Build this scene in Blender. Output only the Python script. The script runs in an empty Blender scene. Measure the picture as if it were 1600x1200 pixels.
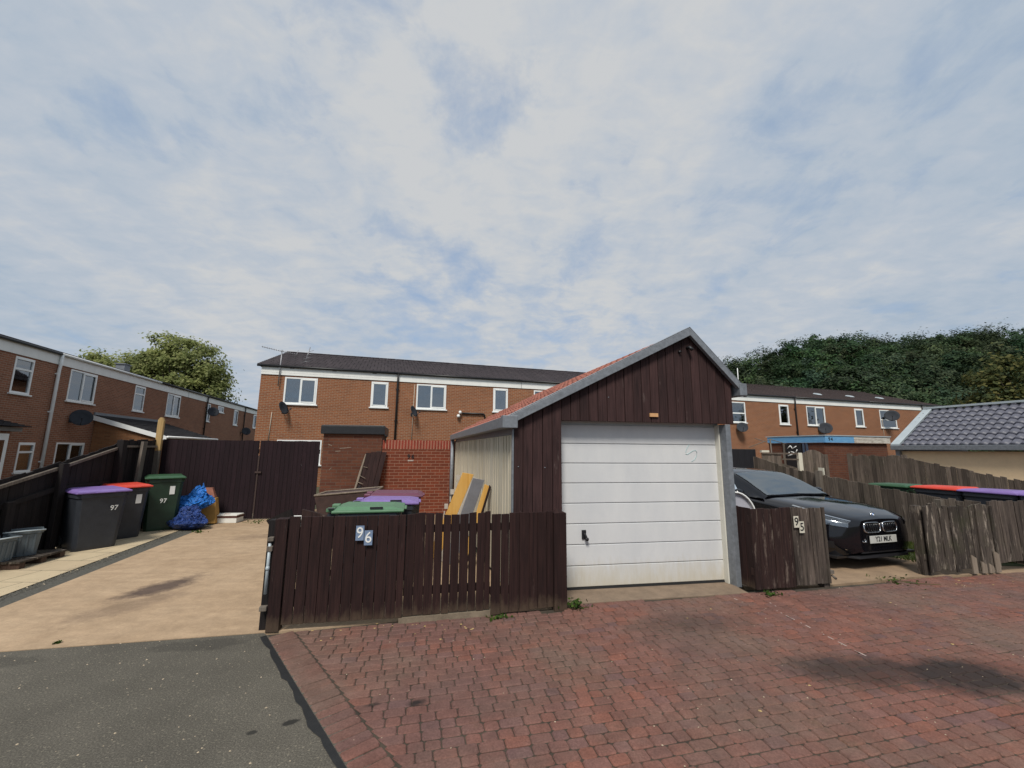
import bpy, math, random
import numpy as np
from mathutils import Vector, noise
R = math.radians
random.seed(7)
rng = np.random.default_rng(11)
scene = bpy.context.scene
COL = scene.collection

# ------------------------------------------------------------------ camera
F_PX, CAM_H, PITCH, ROLL = 640.0, 1.65, math.atan(102 / 640.0), 0.009
fw = Vector((0, math.cos(PITCH), math.sin(PITCH)))
r0 = Vector((1, 0, 0))
u0 = Vector((0, -math.sin(PITCH), math.cos(PITCH)))
rt = r0 * math.cos(ROLL) + u0 * math.sin(ROLL)
up = -r0 * math.sin(ROLL) + u0 * math.cos(ROLL)
cam_d = bpy.data.cameras.new('camera')
cam = bpy.data.objects.new('camera', cam_d)
COL.objects.link(cam)
cam_d.sensor_width = 36.0
cam_d.lens = F_PX / 1600.0 * 36.0
cam_d.clip_end = 3000
from mathutils import Matrix
cam.matrix_world = Matrix(((rt.x, up.x, -fw.x, 0), (rt.y, up.y, -fw.y, 0), (rt.z, up.z, -fw.z, CAM_H), (0, 0, 0, 1)))
scene.camera = cam


# ------------------------------------------------------------------ mesh helpers
def hd(deg):
    return Vector((math.cos(R(deg)), math.sin(R(deg)), 0))


class MB:
    """collects faces in a local frame (o, ax, ay, az) and links them as one mesh object"""
    def __init__(s, o=(0, 0, 0), h=0, ay=None, az=None, ax=None):
        s.o = Vector((o[0], o[1], o[2] if len(o) > 2 else 0))
        s.ax = hd(h) if ax is None else Vector(ax)
        s.ay = hd(h + 90) if ay is None else Vector(ay)
        s.az = Vector((0, 0, 1)) if az is None else Vector(az)
        s.v, s.f, s.uv, s.m, s.sm = [], [], [], [], []

    def W(s, p):
        return s.o + s.ax * p[0] + s.ay * p[1] + s.az * p[2]

    def add(s, pts, faces, m=0, smooth=False, uvf=None):
        b = len(s.v)
        for p in pts:
            s.v.append(s.W(p))
        for f in faces:
            q = [Vector(pts[i]) for i in f]
            n = Vector((0, 0, 0))
            for i in range(len(q)):
                a, c = q[i], q[(i + 1) % len(q)]
                n += Vector(((a.y - c.y) * (a.z + c.z), (a.z - c.z) * (a.x + c.x), (a.x - c.x) * (a.y + c.y)))
            ax_, ay_, az_ = abs(n.x), abs(n.y), abs(n.z)
            if uvf:
                uv = [uvf(p) for p in q]
            elif az_ >= ax_ and az_ >= ay_:
                uv = [(p.x, p.y) for p in q]
            elif ay_ >= ax_:
                uv = [(p.x, p.z) for p in q]
            else:
                uv = [(p.y, p.z) for p in q]
            s.f.append([b + i for i in f]); s.uv.append(uv); s.m.append(m); s.sm.append(smooth)

    def box(s, x0, x1, y0, y1, z0, z1, m=0):
        p = [(x0, y0, z0), (x1, y0, z0), (x1, y1, z0), (x0, y1, z0), (x0, y0, z1), (x1, y0, z1), (x1, y1, z1), (x0, y1, z1)]
        s.add(p, [(0, 3, 2, 1), (4, 5, 6, 7), (0, 1, 5, 4), (1, 2, 6, 5), (2, 3, 7, 6), (3, 0, 4, 7)], m)

    def hexa(s, p, m=0):
        """box given by eight corners, bottom ring then top ring"""
        s.add(p, [(0, 3, 2, 1), (4, 5, 6, 7), (0, 1, 5, 4), (1, 2, 6, 5), (2, 3, 7, 6), (3, 0, 4, 7)], m)

    def prism(s, poly, y0, y1, m=0):
        """polygon in x,z extruded along y"""
        n = len(poly)
        p = [(a, y0, b) for a, b in poly] + [(a, y1, b) for a, b in poly]
        s.add(p, [tuple(range(n)), tuple(reversed(range(n, 2 * n)))] + [(i, i + n, (i + 1) % n + n, (i + 1) % n) for i in range(n)], m)

    def slab(s, poly, z0, z1, m=0):
        n = len(poly)
        p = [(a, b, z0) for a, b in poly] + [(a, b, z1) for a, b in poly]
        s.add(p, [tuple(reversed(range(n))), tuple(range(n, 2 * n))] + [(i, (i + 1) % n, (i + 1) % n + n, i + n) for i in range(n)], m)

    def tube(s, pts, r, n=8, m=0, caps=True):
        pts = [Vector(p) for p in pts]
        rr = r if isinstance(r, (list, tuple)) else [r] * len(pts)
        P, Fc = [], []
        for i, p in enumerate(pts):
            d = (pts[min(i + 1, len(pts) - 1)] - pts[max(i - 1, 0)]).normalized()
            a = d.cross(Vector((0, 0, 1)))
            if a.length < 1e-3:
                a = Vector((1, 0, 0))
            a.normalize(); b = d.cross(a)
            for k in range(n):
                t = 2 * math.pi * k / n
                P.append(tuple(p + a * (rr[i] * math.cos(t)) + b * (rr[i] * math.sin(t))))
        for i in range(len(pts) - 1):
            for k in range(n):
                Fc.append((i * n + k, (i + 1) * n + k, (i + 1) * n + (k + 1) % n, i * n + (k + 1) % n))
        if caps:
            Fc.append(tuple(range(n))); Fc.append(tuple(reversed(range((len(pts) - 1) * n, len(pts) * n))))
        s.add(P, Fc, m, True)

    def lathe(s, c, prof, n=20, m=0, axis='z'):
        P, Fc = [], []
        for r_, h_ in prof:
            for k in range(n):
                t = 2 * math.pi * k / n
                a, b = r_ * math.cos(t), r_ * math.sin(t)
                P.append((c[0] + a, c[1] + b, c[2] + h_) if axis == 'z' else ((c[0] + a, c[1] + h_, c[2] + b) if axis == 'y' else (c[0] + h_, c[1] + a, c[2] + b)))
        for i in range(len(prof) - 1):
            for k in range(n):
                Fc.append((i * n + k, i * n + (k + 1) % n, (i + 1) * n + (k + 1) % n, (i + 1) * n + k))
        Fc.append(tuple(reversed(range(n)))); Fc.append(tuple(range((len(prof) - 1) * n, len(prof) * n)))
        s.add(P, Fc, m, True)

    def grid(s, fn, nu, nv, m=0, smooth=True, uvf=None):
        P = [fn(i / nu, j / nv) for j in range(nv + 1) for i in range(nu + 1)]
        Fc = [(j * (nu + 1) + i, j * (nu + 1) + i + 1, (j + 1) * (nu + 1) + i + 1, (j + 1) * (nu + 1) + i) for j in range(nv) for i in range(nu)]
        s.add(P, Fc, m, smooth, uvf)

    def build(s, name, mats, parent=None, bevel=0, solid=0, autosmooth=False):
        if not isinstance(mats, (list, tuple)):
            mats = [mats]
        off = parent_world(parent) if parent else Vector((0, 0, 0))
        me = bpy.data.meshes.new(name)
        me.from_pydata([tuple(v - off) for v in s.v], [], s.f)
        ul = me.uv_layers.new(name='UVMap')
        flat = [c for f in s.uv for uv in f for c in uv]
        ul.data.foreach_set('uv', flat)
        me.polygons.foreach_set('material_index', s.m)
        me.polygons.foreach_set('use_smooth', s.sm)
        for mt in mats:
            me.materials.append(mt)
        me.update()
        o = bpy.data.objects.new(name, me)
        COL.objects.link(o)
        if parent:
            o.parent = parent
        if solid:
            md = o.modifiers.new('solid', 'SOLIDIFY'); md.thickness = solid; md.offset = 0
        if bevel:
            md = o.modifiers.new('bevel', 'BEVEL'); md.width = bevel; md.segments = 2; md.limit_method = 'ANGLE'; md.angle_limit = R(40)
        return o


ROOTPOS = {}


def parent_world(p):
    v = Vector((0, 0, 0))
    while p is not None:
        v += p.location
        p = p.parent
    return v


def thing(name, label, cat, loc=(0, 0, 0), group=None):
    o = bpy.data.objects.new(name, None)
    o.empty_display_size = 0.2
    COL.objects.link(o)
    o.location = (loc[0], loc[1], loc[2] if len(loc) > 2 else 0)
    o['label'] = label; o['category'] = cat
    if group:
        o['group'] = group
    return o


def tag(o, label, cat, group=None, kind=None):
    o['label'] = label; o['category'] = cat
    if group:
        o['group'] = group
    if kind:
        o['kind'] = kind
    return o


def struct(o):
    o['kind'] = 'structure'
    return o


def text_obj(name, txt, size, pos, right, upv, mat, parent, depth=0.002, sx=1.0, bold=0.0):
    cu = bpy.data.curves.new(name, 'FONT')
    cu.body = txt; cu.size = size; cu.extrude = depth; cu.align_x = 'CENTER'; cu.align_y = 'CENTER'; cu.offset = bold
    t = bpy.data.objects.new(name, cu)
    COL.objects.link(t)
    bpy.context.view_layer.update()
    me = bpy.data.meshes.new_from_object(t.evaluated_get(bpy.context.evaluated_depsgraph_get()))
    bpy.data.objects.remove(t)
    off = parent_world(parent) if parent else Vector((0, 0, 0))
    right = Vector(right).normalized(); upv = Vector(upv).normalized(); nn = right.cross(upv)
    for v in me.vertices:
        c = v.co.copy()
        v.co = Vector(pos) + right * (c.x * sx) + upv * c.y + nn * c.z - off
    me.materials.clear(); me.materials.append(mat)
    me.name = name
    o = bpy.data.objects.new(name, me)
    COL.objects.link(o)
    o.parent = parent
    return o


# ------------------------------------------------------------------ materials
class NT:
    def __init__(s, name):
        s.mat = bpy.data.materials.new(name)
        s.mat.use_nodes = True
        s.t = s.mat.node_tree
        s.b = s.t.nodes['Principled BSDF']

    def n(s, typ, **kw):
        nd = s.t.nodes.new(typ)
        for k, v in kw.items():
            setattr(nd, k, v)
        return nd

    def l(s, a, b):
        s.t.links.new(a, b)

    def noise(s, vec, scale, detail=4, rough=0.55, dim='3D', w=None, dist=0.0):
        nd = s.n('ShaderNodeTexNoise'); nd.noise_dimensions = dim
        nd.inputs['Scale'].default_value = scale; nd.inputs['Detail'].default_value = detail; nd.inputs['Roughness'].default_value = rough
        nd.inputs['Distortion'].default_value = dist
        if vec is not None:
            s.l(vec, nd.inputs['Vector'])
        if w is not None:
            s.l(w, nd.inputs['W'])
        return nd.outputs['Fac']

    def ramp(s, fac, stops):
        nd = s.n('ShaderNodeValToRGB')
        el = nd.color_ramp.elements
        while len(el) < len(stops):
            el.new(0.5)
        for e, (p, c) in zip(el, stops):
            e.position = p; e.color = (c, c, c, 1) if isinstance(c, (int, float)) else (*c, 1)
        s.l(fac, nd.inputs['Fac'])
        return nd.outputs['Color']

    def mix(s, fac, a, b, mode='MIX'):
        nd = s.n('ShaderNodeMix'); nd.data_type = 'RGBA'; nd.blend_type = mode
        for sock, val in ((nd.inputs[0], fac), (nd.inputs[6], a), (nd.inputs[7], b)):
            if isinstance(val, (int, float)):
                sock.default_value = val if sock.type == 'VALUE' else (val, val, val, 1)
            elif isinstance(val, tuple):
                sock.default_value = (*val, 1)
            else:
                s.l(val, sock)
        return nd.outputs[2]

    def math(s, op, a, b=0.0, c=None):
        nd = s.n('ShaderNodeMath'); nd.operation = op
        for sock, val in zip(nd.inputs, (a, b, c)):
            if val is None:
                continue
            if isinstance(val, (int, float)):
                sock.default_value = val
            else:
                s.l(val, sock)
        return nd.outputs[0]

    def mapping(s, vec, scale=(1, 1, 1), rot=(0, 0, 0), loc=(0, 0, 0)):
        nd = s.n('ShaderNodeMapping')
        nd.inputs['Scale'].default_value = scale; nd.inputs['Rotation'].default_value = rot; nd.inputs['Location'].default_value = loc
        s.l(vec, nd.inputs['Vector'])
        return nd.outputs[0]

    def uv(s):
        return s.n('ShaderNodeTexCoord').outputs['UV']

    def pos(s):
        return s.n('ShaderNodeNewGeometry').outputs['Position']

    def island(s):
        return s.n('ShaderNodeNewGeometry').outputs['Random Per Island']

    def bump(s, h, strength=0.3, dist=0.01):
        nd = s.n('ShaderNodeBump'); nd.inputs['Strength'].default_value = strength; nd.inputs['Distance'].default_value = dist
        s.l(h, nd.inputs['Height'])
        s.l(nd.outputs[0], s.b.inputs['Normal'])

    def out(s, col=None, rough=0.8, metal=0.0, spec=None):
        if col is not None:
            if isinstance(col, tuple):
                s.b.inputs['Base Color'].default_value = (*col, 1)
            else:
                s.l(col, s.b.inputs['Base Color'])
        if isinstance(rough, (int, float)):
            s.b.inputs['Roughness'].default_value = rough
        else:
            s.l(rough, s.b.inputs['Roughness'])
        s.b.inputs['Metallic'].default_value = metal
        if spec is not None:
            s.b.inputs['Specular IOR Level'].default_value = spec
        return s.mat


def m_plain(name, col, rough=0.6, metal=0.0, var=0.15, scale=6.0, spec=None, bump=0.0, streak=False):
    k = NT(name)
    p = k.pos()
    if streak:
        p = k.mapping(p, scale=(1, 1, 0.15))
    f = k.noise(p, scale, 6, 0.6)
    f2 = k.noise(p, scale * 9, 3, 0.6)
    ff = k.math('ADD', k.math('MULTIPLY', f, 0.7), k.math('MULTIPLY', f2, 0.3))
    c = k.ramp(ff, [(0.3, tuple(x * (1 - var) for x in col)), (0.7, tuple(min(1, x * (1 + var)) for x in col))])
    if bump:
        k.bump(f2, bump, 0.01)
    return k.out(c, rough, metal, spec)


def m_brick(name, c1, c2, mortar, bw=0.225, rh=0.075, ms=0.006, stain=0.35, off=0.5, bump=0.5):
    k = NT(name)
    uv = k.uv()
    b = k.n('ShaderNodeTexBrick')
    b.offset = off
    k.l(uv, b.inputs['Vector'])
    b.inputs['Scale'].default_value = 1; b.inputs['Brick Width'].default_value = bw; b.inputs['Row Height'].default_value = rh
    b.inputs['Mortar Size'].default_value = ms; b.inputs['Mortar Smooth'].default_value = 0.15; b.inputs['Bias'].default_value = -0.1
    b.inputs['Color1'].default_value = (*c1, 1); b.inputs['Color2'].default_value = (*c2, 1); b.inputs['Mortar'].default_value = (*mortar, 1)
    n1 = k.noise(uv, 0.7, 6, 0.65)
    n2 = k.noise(uv, 25, 3, 0.6)
    c = k.mix(stain, b.outputs['Color'], k.ramp(n1, [(0.3, 0.45), (0.7, 1.0)]), 'MULTIPLY')
    c = k.mix(0.35, c, k.ramp(n2, [(0.3, 0.55), (0.75, 1.0)]), 'MULTIPLY')
    h = k.math('ADD', k.math('MULTIPLY', b.outputs['Fac'], -1.0), k.math('MULTIPLY', n2, 0.25))
    k.bump(h, bump, 0.008)
    return k.out(c, 0.9, 0, 0.2)


def m_wood(name, dark, light, patch=None, patch_amt=0.0, rough=0.8, tint=0.5, green=0.0, gscale=1.0, base_fade=None):
    """board grain along v of the UV; each board (mesh island) has its own shade"""
    k = NT(name)
    uv = k.uv(); isl = k.island()
    w = k.math('MULTIPLY', isl, 37.0)
    grain = k.noise(k.mapping(uv, scale=(55 * gscale, 2.2 * gscale, 1)), 1.0, 6, 0.65, '4D', w, 0.6)
    blot = k.noise(k.mapping(uv, scale=(5, 1.6, 1)), 1.0, 5, 0.6, '4D', w)
    c = k.ramp(k.math('ADD', k.math('MULTIPLY', grain, 0.65), k.math('MULTIPLY', blot, 0.35)), [(0.36, dark), (0.66, light)])
    c = k.mix(tint, c, k.ramp(isl, [(0.0, 0.35), (0.5, 0.75), (1.0, 1.0)]), 'MULTIPLY')
    if patch:
        pf = k.ramp(k.noise(k.mapping(uv, scale=(16, 2.5, 1)), 1.0, 8, 0.75, '4D', w), [(0.66 - patch_amt * 0.25, 0.0), (0.76 - patch_amt * 0.2, 1.0)])
        c = k.mix(pf, c, patch)
    if green:
        gf = k.ramp(k.noise(k.pos(), 2.2, 6, 0.7), [(0.5, 0.0), (0.72, green)])
        c = k.mix(gf, c, (0.05, 0.06, 0.02))
    if base_fade:
        # bare, rubbed wood along the splash zone close to the ground
        z = k.n('ShaderNodeSeparateXYZ'); k.l(k.pos(), z.inputs[0])
        zz = k.math('ADD', z.outputs['Z'], k.math('MULTIPLY', k.noise(k.mapping(uv, scale=(14, 5, 1)), 1, 6, 0.7, '4D', w), 0.38))
        bf = k.ramp(zz, [(0.24, 0.7), (0.34, 0.0)])
        c = k.mix(bf, c, base_fade)
    k.bump(grain, 0.5, 0.006)
    return k.out(c, rough, 0, 0.25)


def m_leaf(name, dark, mid, light, trans=0.25, tintattr=False):
    k = NT(name)
    isl = k.island()
    c = k.ramp(isl, [(0.0, dark), (0.5, mid), (1.0, light)])
    pn = k.noise(k.pos(), 0.35, 3, 0.6)
    c = k.mix(0.7, c, k.ramp(pn, [(0.3, (0.45, 0.5, 0.5)), (0.7, (1.0, 1.0, 0.9))]), 'MULTIPLY')
    if tintattr:
        at = k.n('ShaderNodeAttribute'); at.attribute_name = 'tint'
        c = k.mix(1.0, c, at.outputs['Color'], 'MULTIPLY')
    k.out(c, 0.7, 0, 0.15)
    tr = k.n('ShaderNodeBsdfTranslucent'); k.l(c, tr.inputs['Color'])
    mx = k.n('ShaderNodeMixShader'); mx.inputs[0].default_value = trans
    k.l(k.b.outputs[0], mx.inputs[1]); k.l(tr.outputs[0], mx.inputs[2])
    k.l(mx.outputs[0], k.t.nodes['Material Output'].inputs['Surface'])
    return k.mat


def m_glass(name, tint=(0.75, 0.82, 0.85), refl=(0.9, 0.95, 1.0), ior=1.7, rough=0.02):
    k = NT(name)
    k.t.nodes.remove(k.b)
    tr = k.n('ShaderNodeBsdfTransparent'); tr.inputs['Color'].default_value = (*tint, 1)
    gl = k.n('ShaderNodeBsdfGlossy'); gl.inputs['Color'].default_value = (*refl, 1); gl.inputs['Roughness'].default_value = rough
    fr = k.n('ShaderNodeFresnel'); fr.inputs['IOR'].default_value = ior
    bp = k.n('ShaderNodeBump'); bp.inputs['Strength'].default_value = 0.05; bp.inputs['Distance'].default_value = 0.02
    k.l(k.noise(k.pos(), 2.0, 2), bp.inputs['Height']); k.l(bp.outputs[0], gl.inputs['Normal'])
    mx = k.n('ShaderNodeMixShader')
    k.l(fr.outputs[0], mx.inputs[0]); k.l(tr.outputs[0], mx.inputs[1]); k.l(gl.outputs[0], mx.inputs[2])
    k.l(mx.outputs[0], k.t.nodes['Material Output'].inputs['Surface'])
    return k.mat


def stain_mask(k, spots, soft=0.5):
    """union of soft noisy ellipses (x, y, rx, ry, heading, strength) on the ground: oil and tyre marks"""
    p = k.pos()
    nz = k.noise(p, 3.0, 6, 0.7)
    nf = k.noise(p, 14.0, 4, 0.7)
    tot = None
    for x, y, rx, ry, h, st in spots:
        q = k.mapping(p, loc=(0, 0, 0))
        sub = k.n('ShaderNodeVectorMath'); sub.operation = 'SUBTRACT'; k.l(q, sub.inputs[0]); sub.inputs[1].default_value = (x, y, 0)
        mp = k.n('ShaderNodeVectorRotate'); mp.rotation_type = 'Z_AXIS'; k.l(sub.outputs[0], mp.inputs['Vector']); mp.inputs['Angle'].default_value = -R(h)
        sc = k.n('ShaderNodeVectorMath'); sc.operation = 'MULTIPLY'; k.l(mp.outputs[0], sc.inputs[0]); sc.inputs[1].default_value = (1 / rx, 1 / ry, 0)
        ln = k.n('ShaderNodeVectorMath'); ln.operation = 'LENGTH'; k.l(sc.outputs[0], ln.inputs[0])
        d = k.math('ADD', ln.outputs['Value'], k.math('ADD', k.math('MULTIPLY', nz, 1.1), k.math('MULTIPLY', nf, 0.5)))
        f = k.ramp(k.math('MULTIPLY', d, 0.5), [(0.62, st), (0.62 + soft * 0.35, 0.0)])
        tot = f if tot is None else k.mix(1.0, tot, f, 'LIGHTEN')
    return tot


M = {}
M['brick'] = m_brick('house_brick', (0.335, 0.122, 0.052), (0.255, 0.092, 0.043), (0.36, 0.25, 0.17), ms=0.010, stain=0.3)
M['brick_left'] = m_brick('row_brick', (0.36, 0.150, 0.088), (0.26, 0.108, 0.066), (0.38, 0.27, 0.19), ms=0.010, stain=0.35)
M['brick_red'] = m_brick('garden_brick', (0.22, 0.056, 0.028), (0.15, 0.042, 0.024), (0.33, 0.18, 0.125), ms=0.006, stain=0.35)
M['brick_soldier'] = m_brick('soldier_brick', (0.24, 0.038, 0.018), (0.17, 0.028, 0.016), (0.40, 0.20, 0.13), bw=0.075, rh=0.24, ms=0.008, off=0.0)
M['brick_shed'] = m_brick('outhouse_brick', (0.17, 0.065, 0.038), (0.12, 0.045, 0.03), (0.15, 0.10, 0.075), stain=0.6)
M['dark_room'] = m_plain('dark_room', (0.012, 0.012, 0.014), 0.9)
M['upvc'] = m_plain('white_upvc', (0.82, 0.83, 0.81), 0.35, var=0.05)
M['fascia'] = m_plain('white_board', (0.82, 0.82, 0.78), 0.5, var=0.08, scale=2.0, streak=True)
M['glass'] = m_glass('window_glass', tint=(0.62, 0.66, 0.68), ior=2.9)
M['curtain'] = m_plain('net_curtain', (0.80, 0.81, 0.78), 0.9, var=0.3, scale=14)
M['curtain_grey'] = m_plain('grey_blind', (0.16, 0.17, 0.18), 0.9, var=0.3, scale=10)
M['roof_tile'] = m_brick('concrete_roof_tile', (0.098, 0.082, 0.088), (0.070, 0.060, 0.066), (0.016, 0.014, 0.015), bw=0.33, rh=0.30, ms=0.018, stain=0.5, bump=0.9)
M['roof_brown'] = m_brick('brown_roof_tile', (0.085, 0.060, 0.056), (0.062, 0.046, 0.044), (0.014, 0.012, 0.012), bw=0.33, rh=0.30, ms=0.018, stain=0.5, bump=0.9)
M['slate'] = m_brick('lean_to_slate', (0.050, 0.047, 0.050), (0.034, 0.033, 0.036), (0.010, 0.010, 0.010), bw=0.3, rh=0.22, ms=0.014, stain=0.4, bump=1.0)
M['black_pipe'] = m_plain('black_plastic', (0.012, 0.012, 0.013), 0.45)
M['dish'] = m_plain('dish_grey', (0.036, 0.040, 0.048), 0.7, var=0.2, spec=0.15)
M['alu'] = m_plain('aerial_metal', (0.30, 0.30, 0.31), 0.45, 0.6)
M['cable'] = m_plain('pale_cable', (0.45, 0.38, 0.30), 0.7)
M['fence_dark'] = m_wood('dark_stained_fence', (0.0105, 0.0044, 0.0044), (0.044, 0.0190, 0.0165), patch=(0.10, 0.072, 0.060), patch_amt=0.15, base_fade=(0.085, 0.058, 0.038))
M['fence_old_dark'] = m_wood('old_dark_fence', (0.008, 0.0065, 0.007), (0.028, 0.022, 0.0215), patch=(0.055, 0.046, 0.04), patch_amt=0.1)
M['fence_plum'] = m_wood('plum_stained_fence', (0.010, 0.0046, 0.0068), (0.027, 0.0125, 0.0165), patch=(0.05, 0.034, 0.034), patch_amt=0.05, tint=0.45)
M['clad'] = m_wood('stained_cladding', (0.022, 0.0108, 0.0110), (0.075, 0.037, 0.035), patch=(0.14, 0.105, 0.095), patch_amt=0.2, tint=0.6)
M['fence_brown95'] = m_wood('brown_worn_fence', (0.011, 0.0052, 0.0055), (0.055, 0.028, 0.023), patch=(0.17, 0.13, 0.105), patch_amt=0.42)
M['fence_grey'] = m_wood('weathered_fence', (0.014, 0.010, 0.009), (0.170, 0.132, 0.108), patch=(0.33, 0.28, 0.235), patch_amt=0.35, green=0.15, tint=0.8)
M['fence_moss'] = m_wood('mossy_fence', (0.010, 0.008, 0.0075), (0.130, 0.103, 0.083), patch=(0.34, 0.285, 0.23), patch_amt=0.5, green=0.4, tint=0.85)
M['fence_grey2'] = m_wood('silvered_fence', (0.055, 0.043, 0.035), (0.225, 0.178, 0.143), patch=(0.34, 0.29, 0.24), patch_amt=0.3, green=0.25, tint=0.85)
M['rail'] = m_wood('pale_rail', (0.09, 0.074, 0.060), (0.23, 0.195, 0.16))
M['pale_wood'] = m_wood('pale_timber', (0.33, 0.21, 0.085), (0.55, 0.38, 0.17), tint=0.2)
M['osb'] = m_wood('yellow_board', (0.60, 0.31, 0.065), (0.78, 0.47, 0.14), tint=0.2, gscale=0.4)
M['edge_pale'] = m_wood('broken_wood_edge', (0.14, 0.11, 0.085), (0.32, 0.26, 0.20), tint=0.3)
M['grey_board'] = m_plain('grey_board', (0.16, 0.16, 0.175), 0.75, var=0.2)
M['foam'] = m_plain('board_foam', (0.45, 0.40, 0.34), 0.9)
M['conc_panel'] = None
M['steel'] = m_plain('galvanised_steel', (0.19, 0.205, 0.225), 0.5, 0.25, var=0.3, scale=18)
M['steel_pale'] = m_plain('pale_trim', (0.40, 0.45, 0.47), 0.5, 0.1, var=0.12)
k = NT('door_paint')
p = k.pos()
sz_ = k.n('ShaderNodeSeparateXYZ'); k.l(p, sz_.inputs[0])
n1 = k.noise(k.mapping(p, scale=(1, 1, .35)), 2.2, 7, .7); n2 = k.noise(k.mapping(p, scale=(6, 6, 1.2)), 3.0, 6, .7)
c = k.ramp(n1, [(.3, (.56, .57, .58)), (.7, (.66, .66, .65))])
gr = k.ramp(k.math('ADD', sz_.outputs['Z'], k.math('MULTIPLY', n2, .5)), [(.30, .6), (.60, 0.0)])
c = k.mix(gr, c, (.46, .40, .27))                       # splash grime along the bottom panels
c = k.mix(k.ramp(k.noise(p, 7.0, 8, .75), [(.66, 0.0), (.78, .35)]), c, (.36, .35, .32))
k.bump(n1, .12, .02)
M['white_door'] = k.out(c, .4)
M['frame_cream'] = m_plain('frame_cream', (0.62, 0.60, 0.52), 0.5, var=0.08)
M['black'] = m_plain('matt_black', (0.010, 0.010, 0.012), 0.5)
M['rubber'] = m_plain('rubber', (0.015, 0.015, 0.016), 0.85)
M['bin_dark'] = m_plain('bin_charcoal', (0.026, 0.030, 0.038), 0.5, var=0.25, scale=8, bump=0.1)
M['bin_green'] = m_plain('bin_green', (0.012, 0.034, 0.018), 0.5, var=0.25, scale=8, bump=0.1)
M['lid_green'] = m_plain('lid_green', (0.028, 0.085, 0.036), 0.45, var=0.18)
M['lid_green_pale'] = m_plain('lid_green_faded', (0.085, 0.19, 0.10), 0.5, var=0.15)
M['lid_purple'] = m_plain('lid_purple', (0.21, 0.135, 0.37), 0.45, var=0.15)
M['lid_red'] = m_plain('lid_red', (0.60, 0.055, 0.03), 0.45, var=0.12)
M['lid_maroon'] = m_plain('lid_maroon', (0.13, 0.035, 0.065), 0.45, var=0.15)
M['tub'] = m_plain('grey_tub', (0.095, 0.118, 0.132), 0.45, var=0.15)
M['white_print'] = m_plain('white_print', (0.75, 0.75, 0.72), 0.6, var=0.04)
M['blue_tile'] = m_plain('blue_number_tile', (0.17, 0.23, 0.34), 0.35, var=0.1)
M['cream_tile'] = m_plain('cream_number_tile', (0.60, 0.57, 0.47), 0.35, var=0.06)
M['orange'] = m_plain('orange_plate', (0.60, 0.33, 0.15), 0.5)
M['bag_light'] = m_plain('bag_bright_blue', (0.025, 0.19, 0.62), 0.35, var=0.35, scale=9)
M['bag_dark'] = m_plain('bag_navy_blue', (0.022, 0.055, 0.22), 0.4, var=0.3, scale=12)
M['card'] = m_plain('cardboard', (0.42, 0.23, 0.06), 0.85, var=0.2)
M['card_red'] = m_plain('printed_card', (0.30, 0.12, 0.08), 0.7, var=0.3, scale=15)
M['box_white'] = m_plain('white_box', (0.72, 0.71, 0.65), 0.6, var=0.05)
M['box_brown'] = m_plain('brown_band', (0.09, 0.035, 0.025), 0.6)
M['felt'] = m_plain('roof_felt', (0.010, 0.011, 0.014), 0.45, var=0.4, scale=12, bump=0.4)
M['cream_render'] = m_plain('cream_render', (0.76, 0.57, 0.36), 0.9, var=0.1, scale=3, bump=0.15)
M['red_pantile'] = m_plain('red_pantile', (0.36, 0.135, 0.095), 0.6, var=0.35, scale=5)
M['grey_pantile'] = m_plain('grey_pantile', (0.100, 0.102, 0.128), 0.5, var=0.2, scale=4)
M['car_paint'] = m_plain('car_paint', (0.004, 0.004, 0.006), 0.08, 0.0, var=0.1, spec=0.6)
M['car_glass'] = m_glass('car_glass', tint=(0.45, 0.52, 0.50), refl=(0.95, 0.98, 0.97), ior=4.0)
M['chrome'] = m_plain('chrome', (0.62, 0.63, 0.64), 0.15, 1.0, var=0.03)
M['lamp_glass'] = m_glass('lamp_glass', tint=(0.8, 0.82, 0.84), ior=1.9)
M['lamp_inner'] = m_plain('lamp_reflector', (0.35, 0.36, 0.37), 0.2, 0.9, var=0.5, scale=40)
M['badge_blue'] = m_plain('badge_blue', (0.05, 0.16, 0.45), 0.3)
M['pale_plastic'] = m_plain('pale_plastic', (0.42, 0.42, 0.47), 0.45, var=0.06)
M['bark'] = m_wood('bark', (0.03, 0.024, 0.018), (0.09, 0.07, 0.05))
M['foliage_pale'] = m_leaf('pale_foliage', (0.19, 0.225, 0.085), (0.35, 0.385, 0.145), (0.50, 0.50, 0.23), 0.55)
M['foliage_autumn'] = m_leaf('autumn_foliage', (0.055, 0.072, 0.030), (0.110, 0.125, 0.045), (0.200, 0.175, 0.060), 0.4)
M['wood_foliage'] = m_leaf('wood_foliage', (0.040, 0.060, 0.034), (0.056, 0.082, 0.044), (0.085, 0.112, 0.054), 0.3, True)
M['weed'] = m_leaf('weed_leaf', (0.03, 0.06, 0.012), (0.06, 0.11, 0.02), (0.10, 0.16, 0.03), 0.3)
M['grass'] = m_leaf('grass_blade', (0.035, 0.06, 0.012), (0.07, 0.105, 0.02), (0.12, 0.14, 0.035), 0.3)

k = NT('concrete_panel')
uv = k.uv()
rib = k.ramp(k.noise(k.mapping(uv, scale=(60, 0.6, 1)), 1.0, 3, 0.5), [(0.3, 0.8), (0.7, 1.0)])
blo = k.ramp(k.noise(k.mapping(uv, scale=(2.5, 0.8, 1)), 1.0, 6, 0.7), [(0.3, (0.50, 0.44, 0.33)), (0.7, (0.66, 0.60, 0.47))])
k.bump(k.noise(k.mapping(uv, scale=(60, 0.6, 1)), 1.0, 3, 0.5), 0.3, 0.01)
M['conc_panel'] = k.out(k.mix(0.8, blo, rib, 'MULTIPLY'), 0.9)

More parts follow.
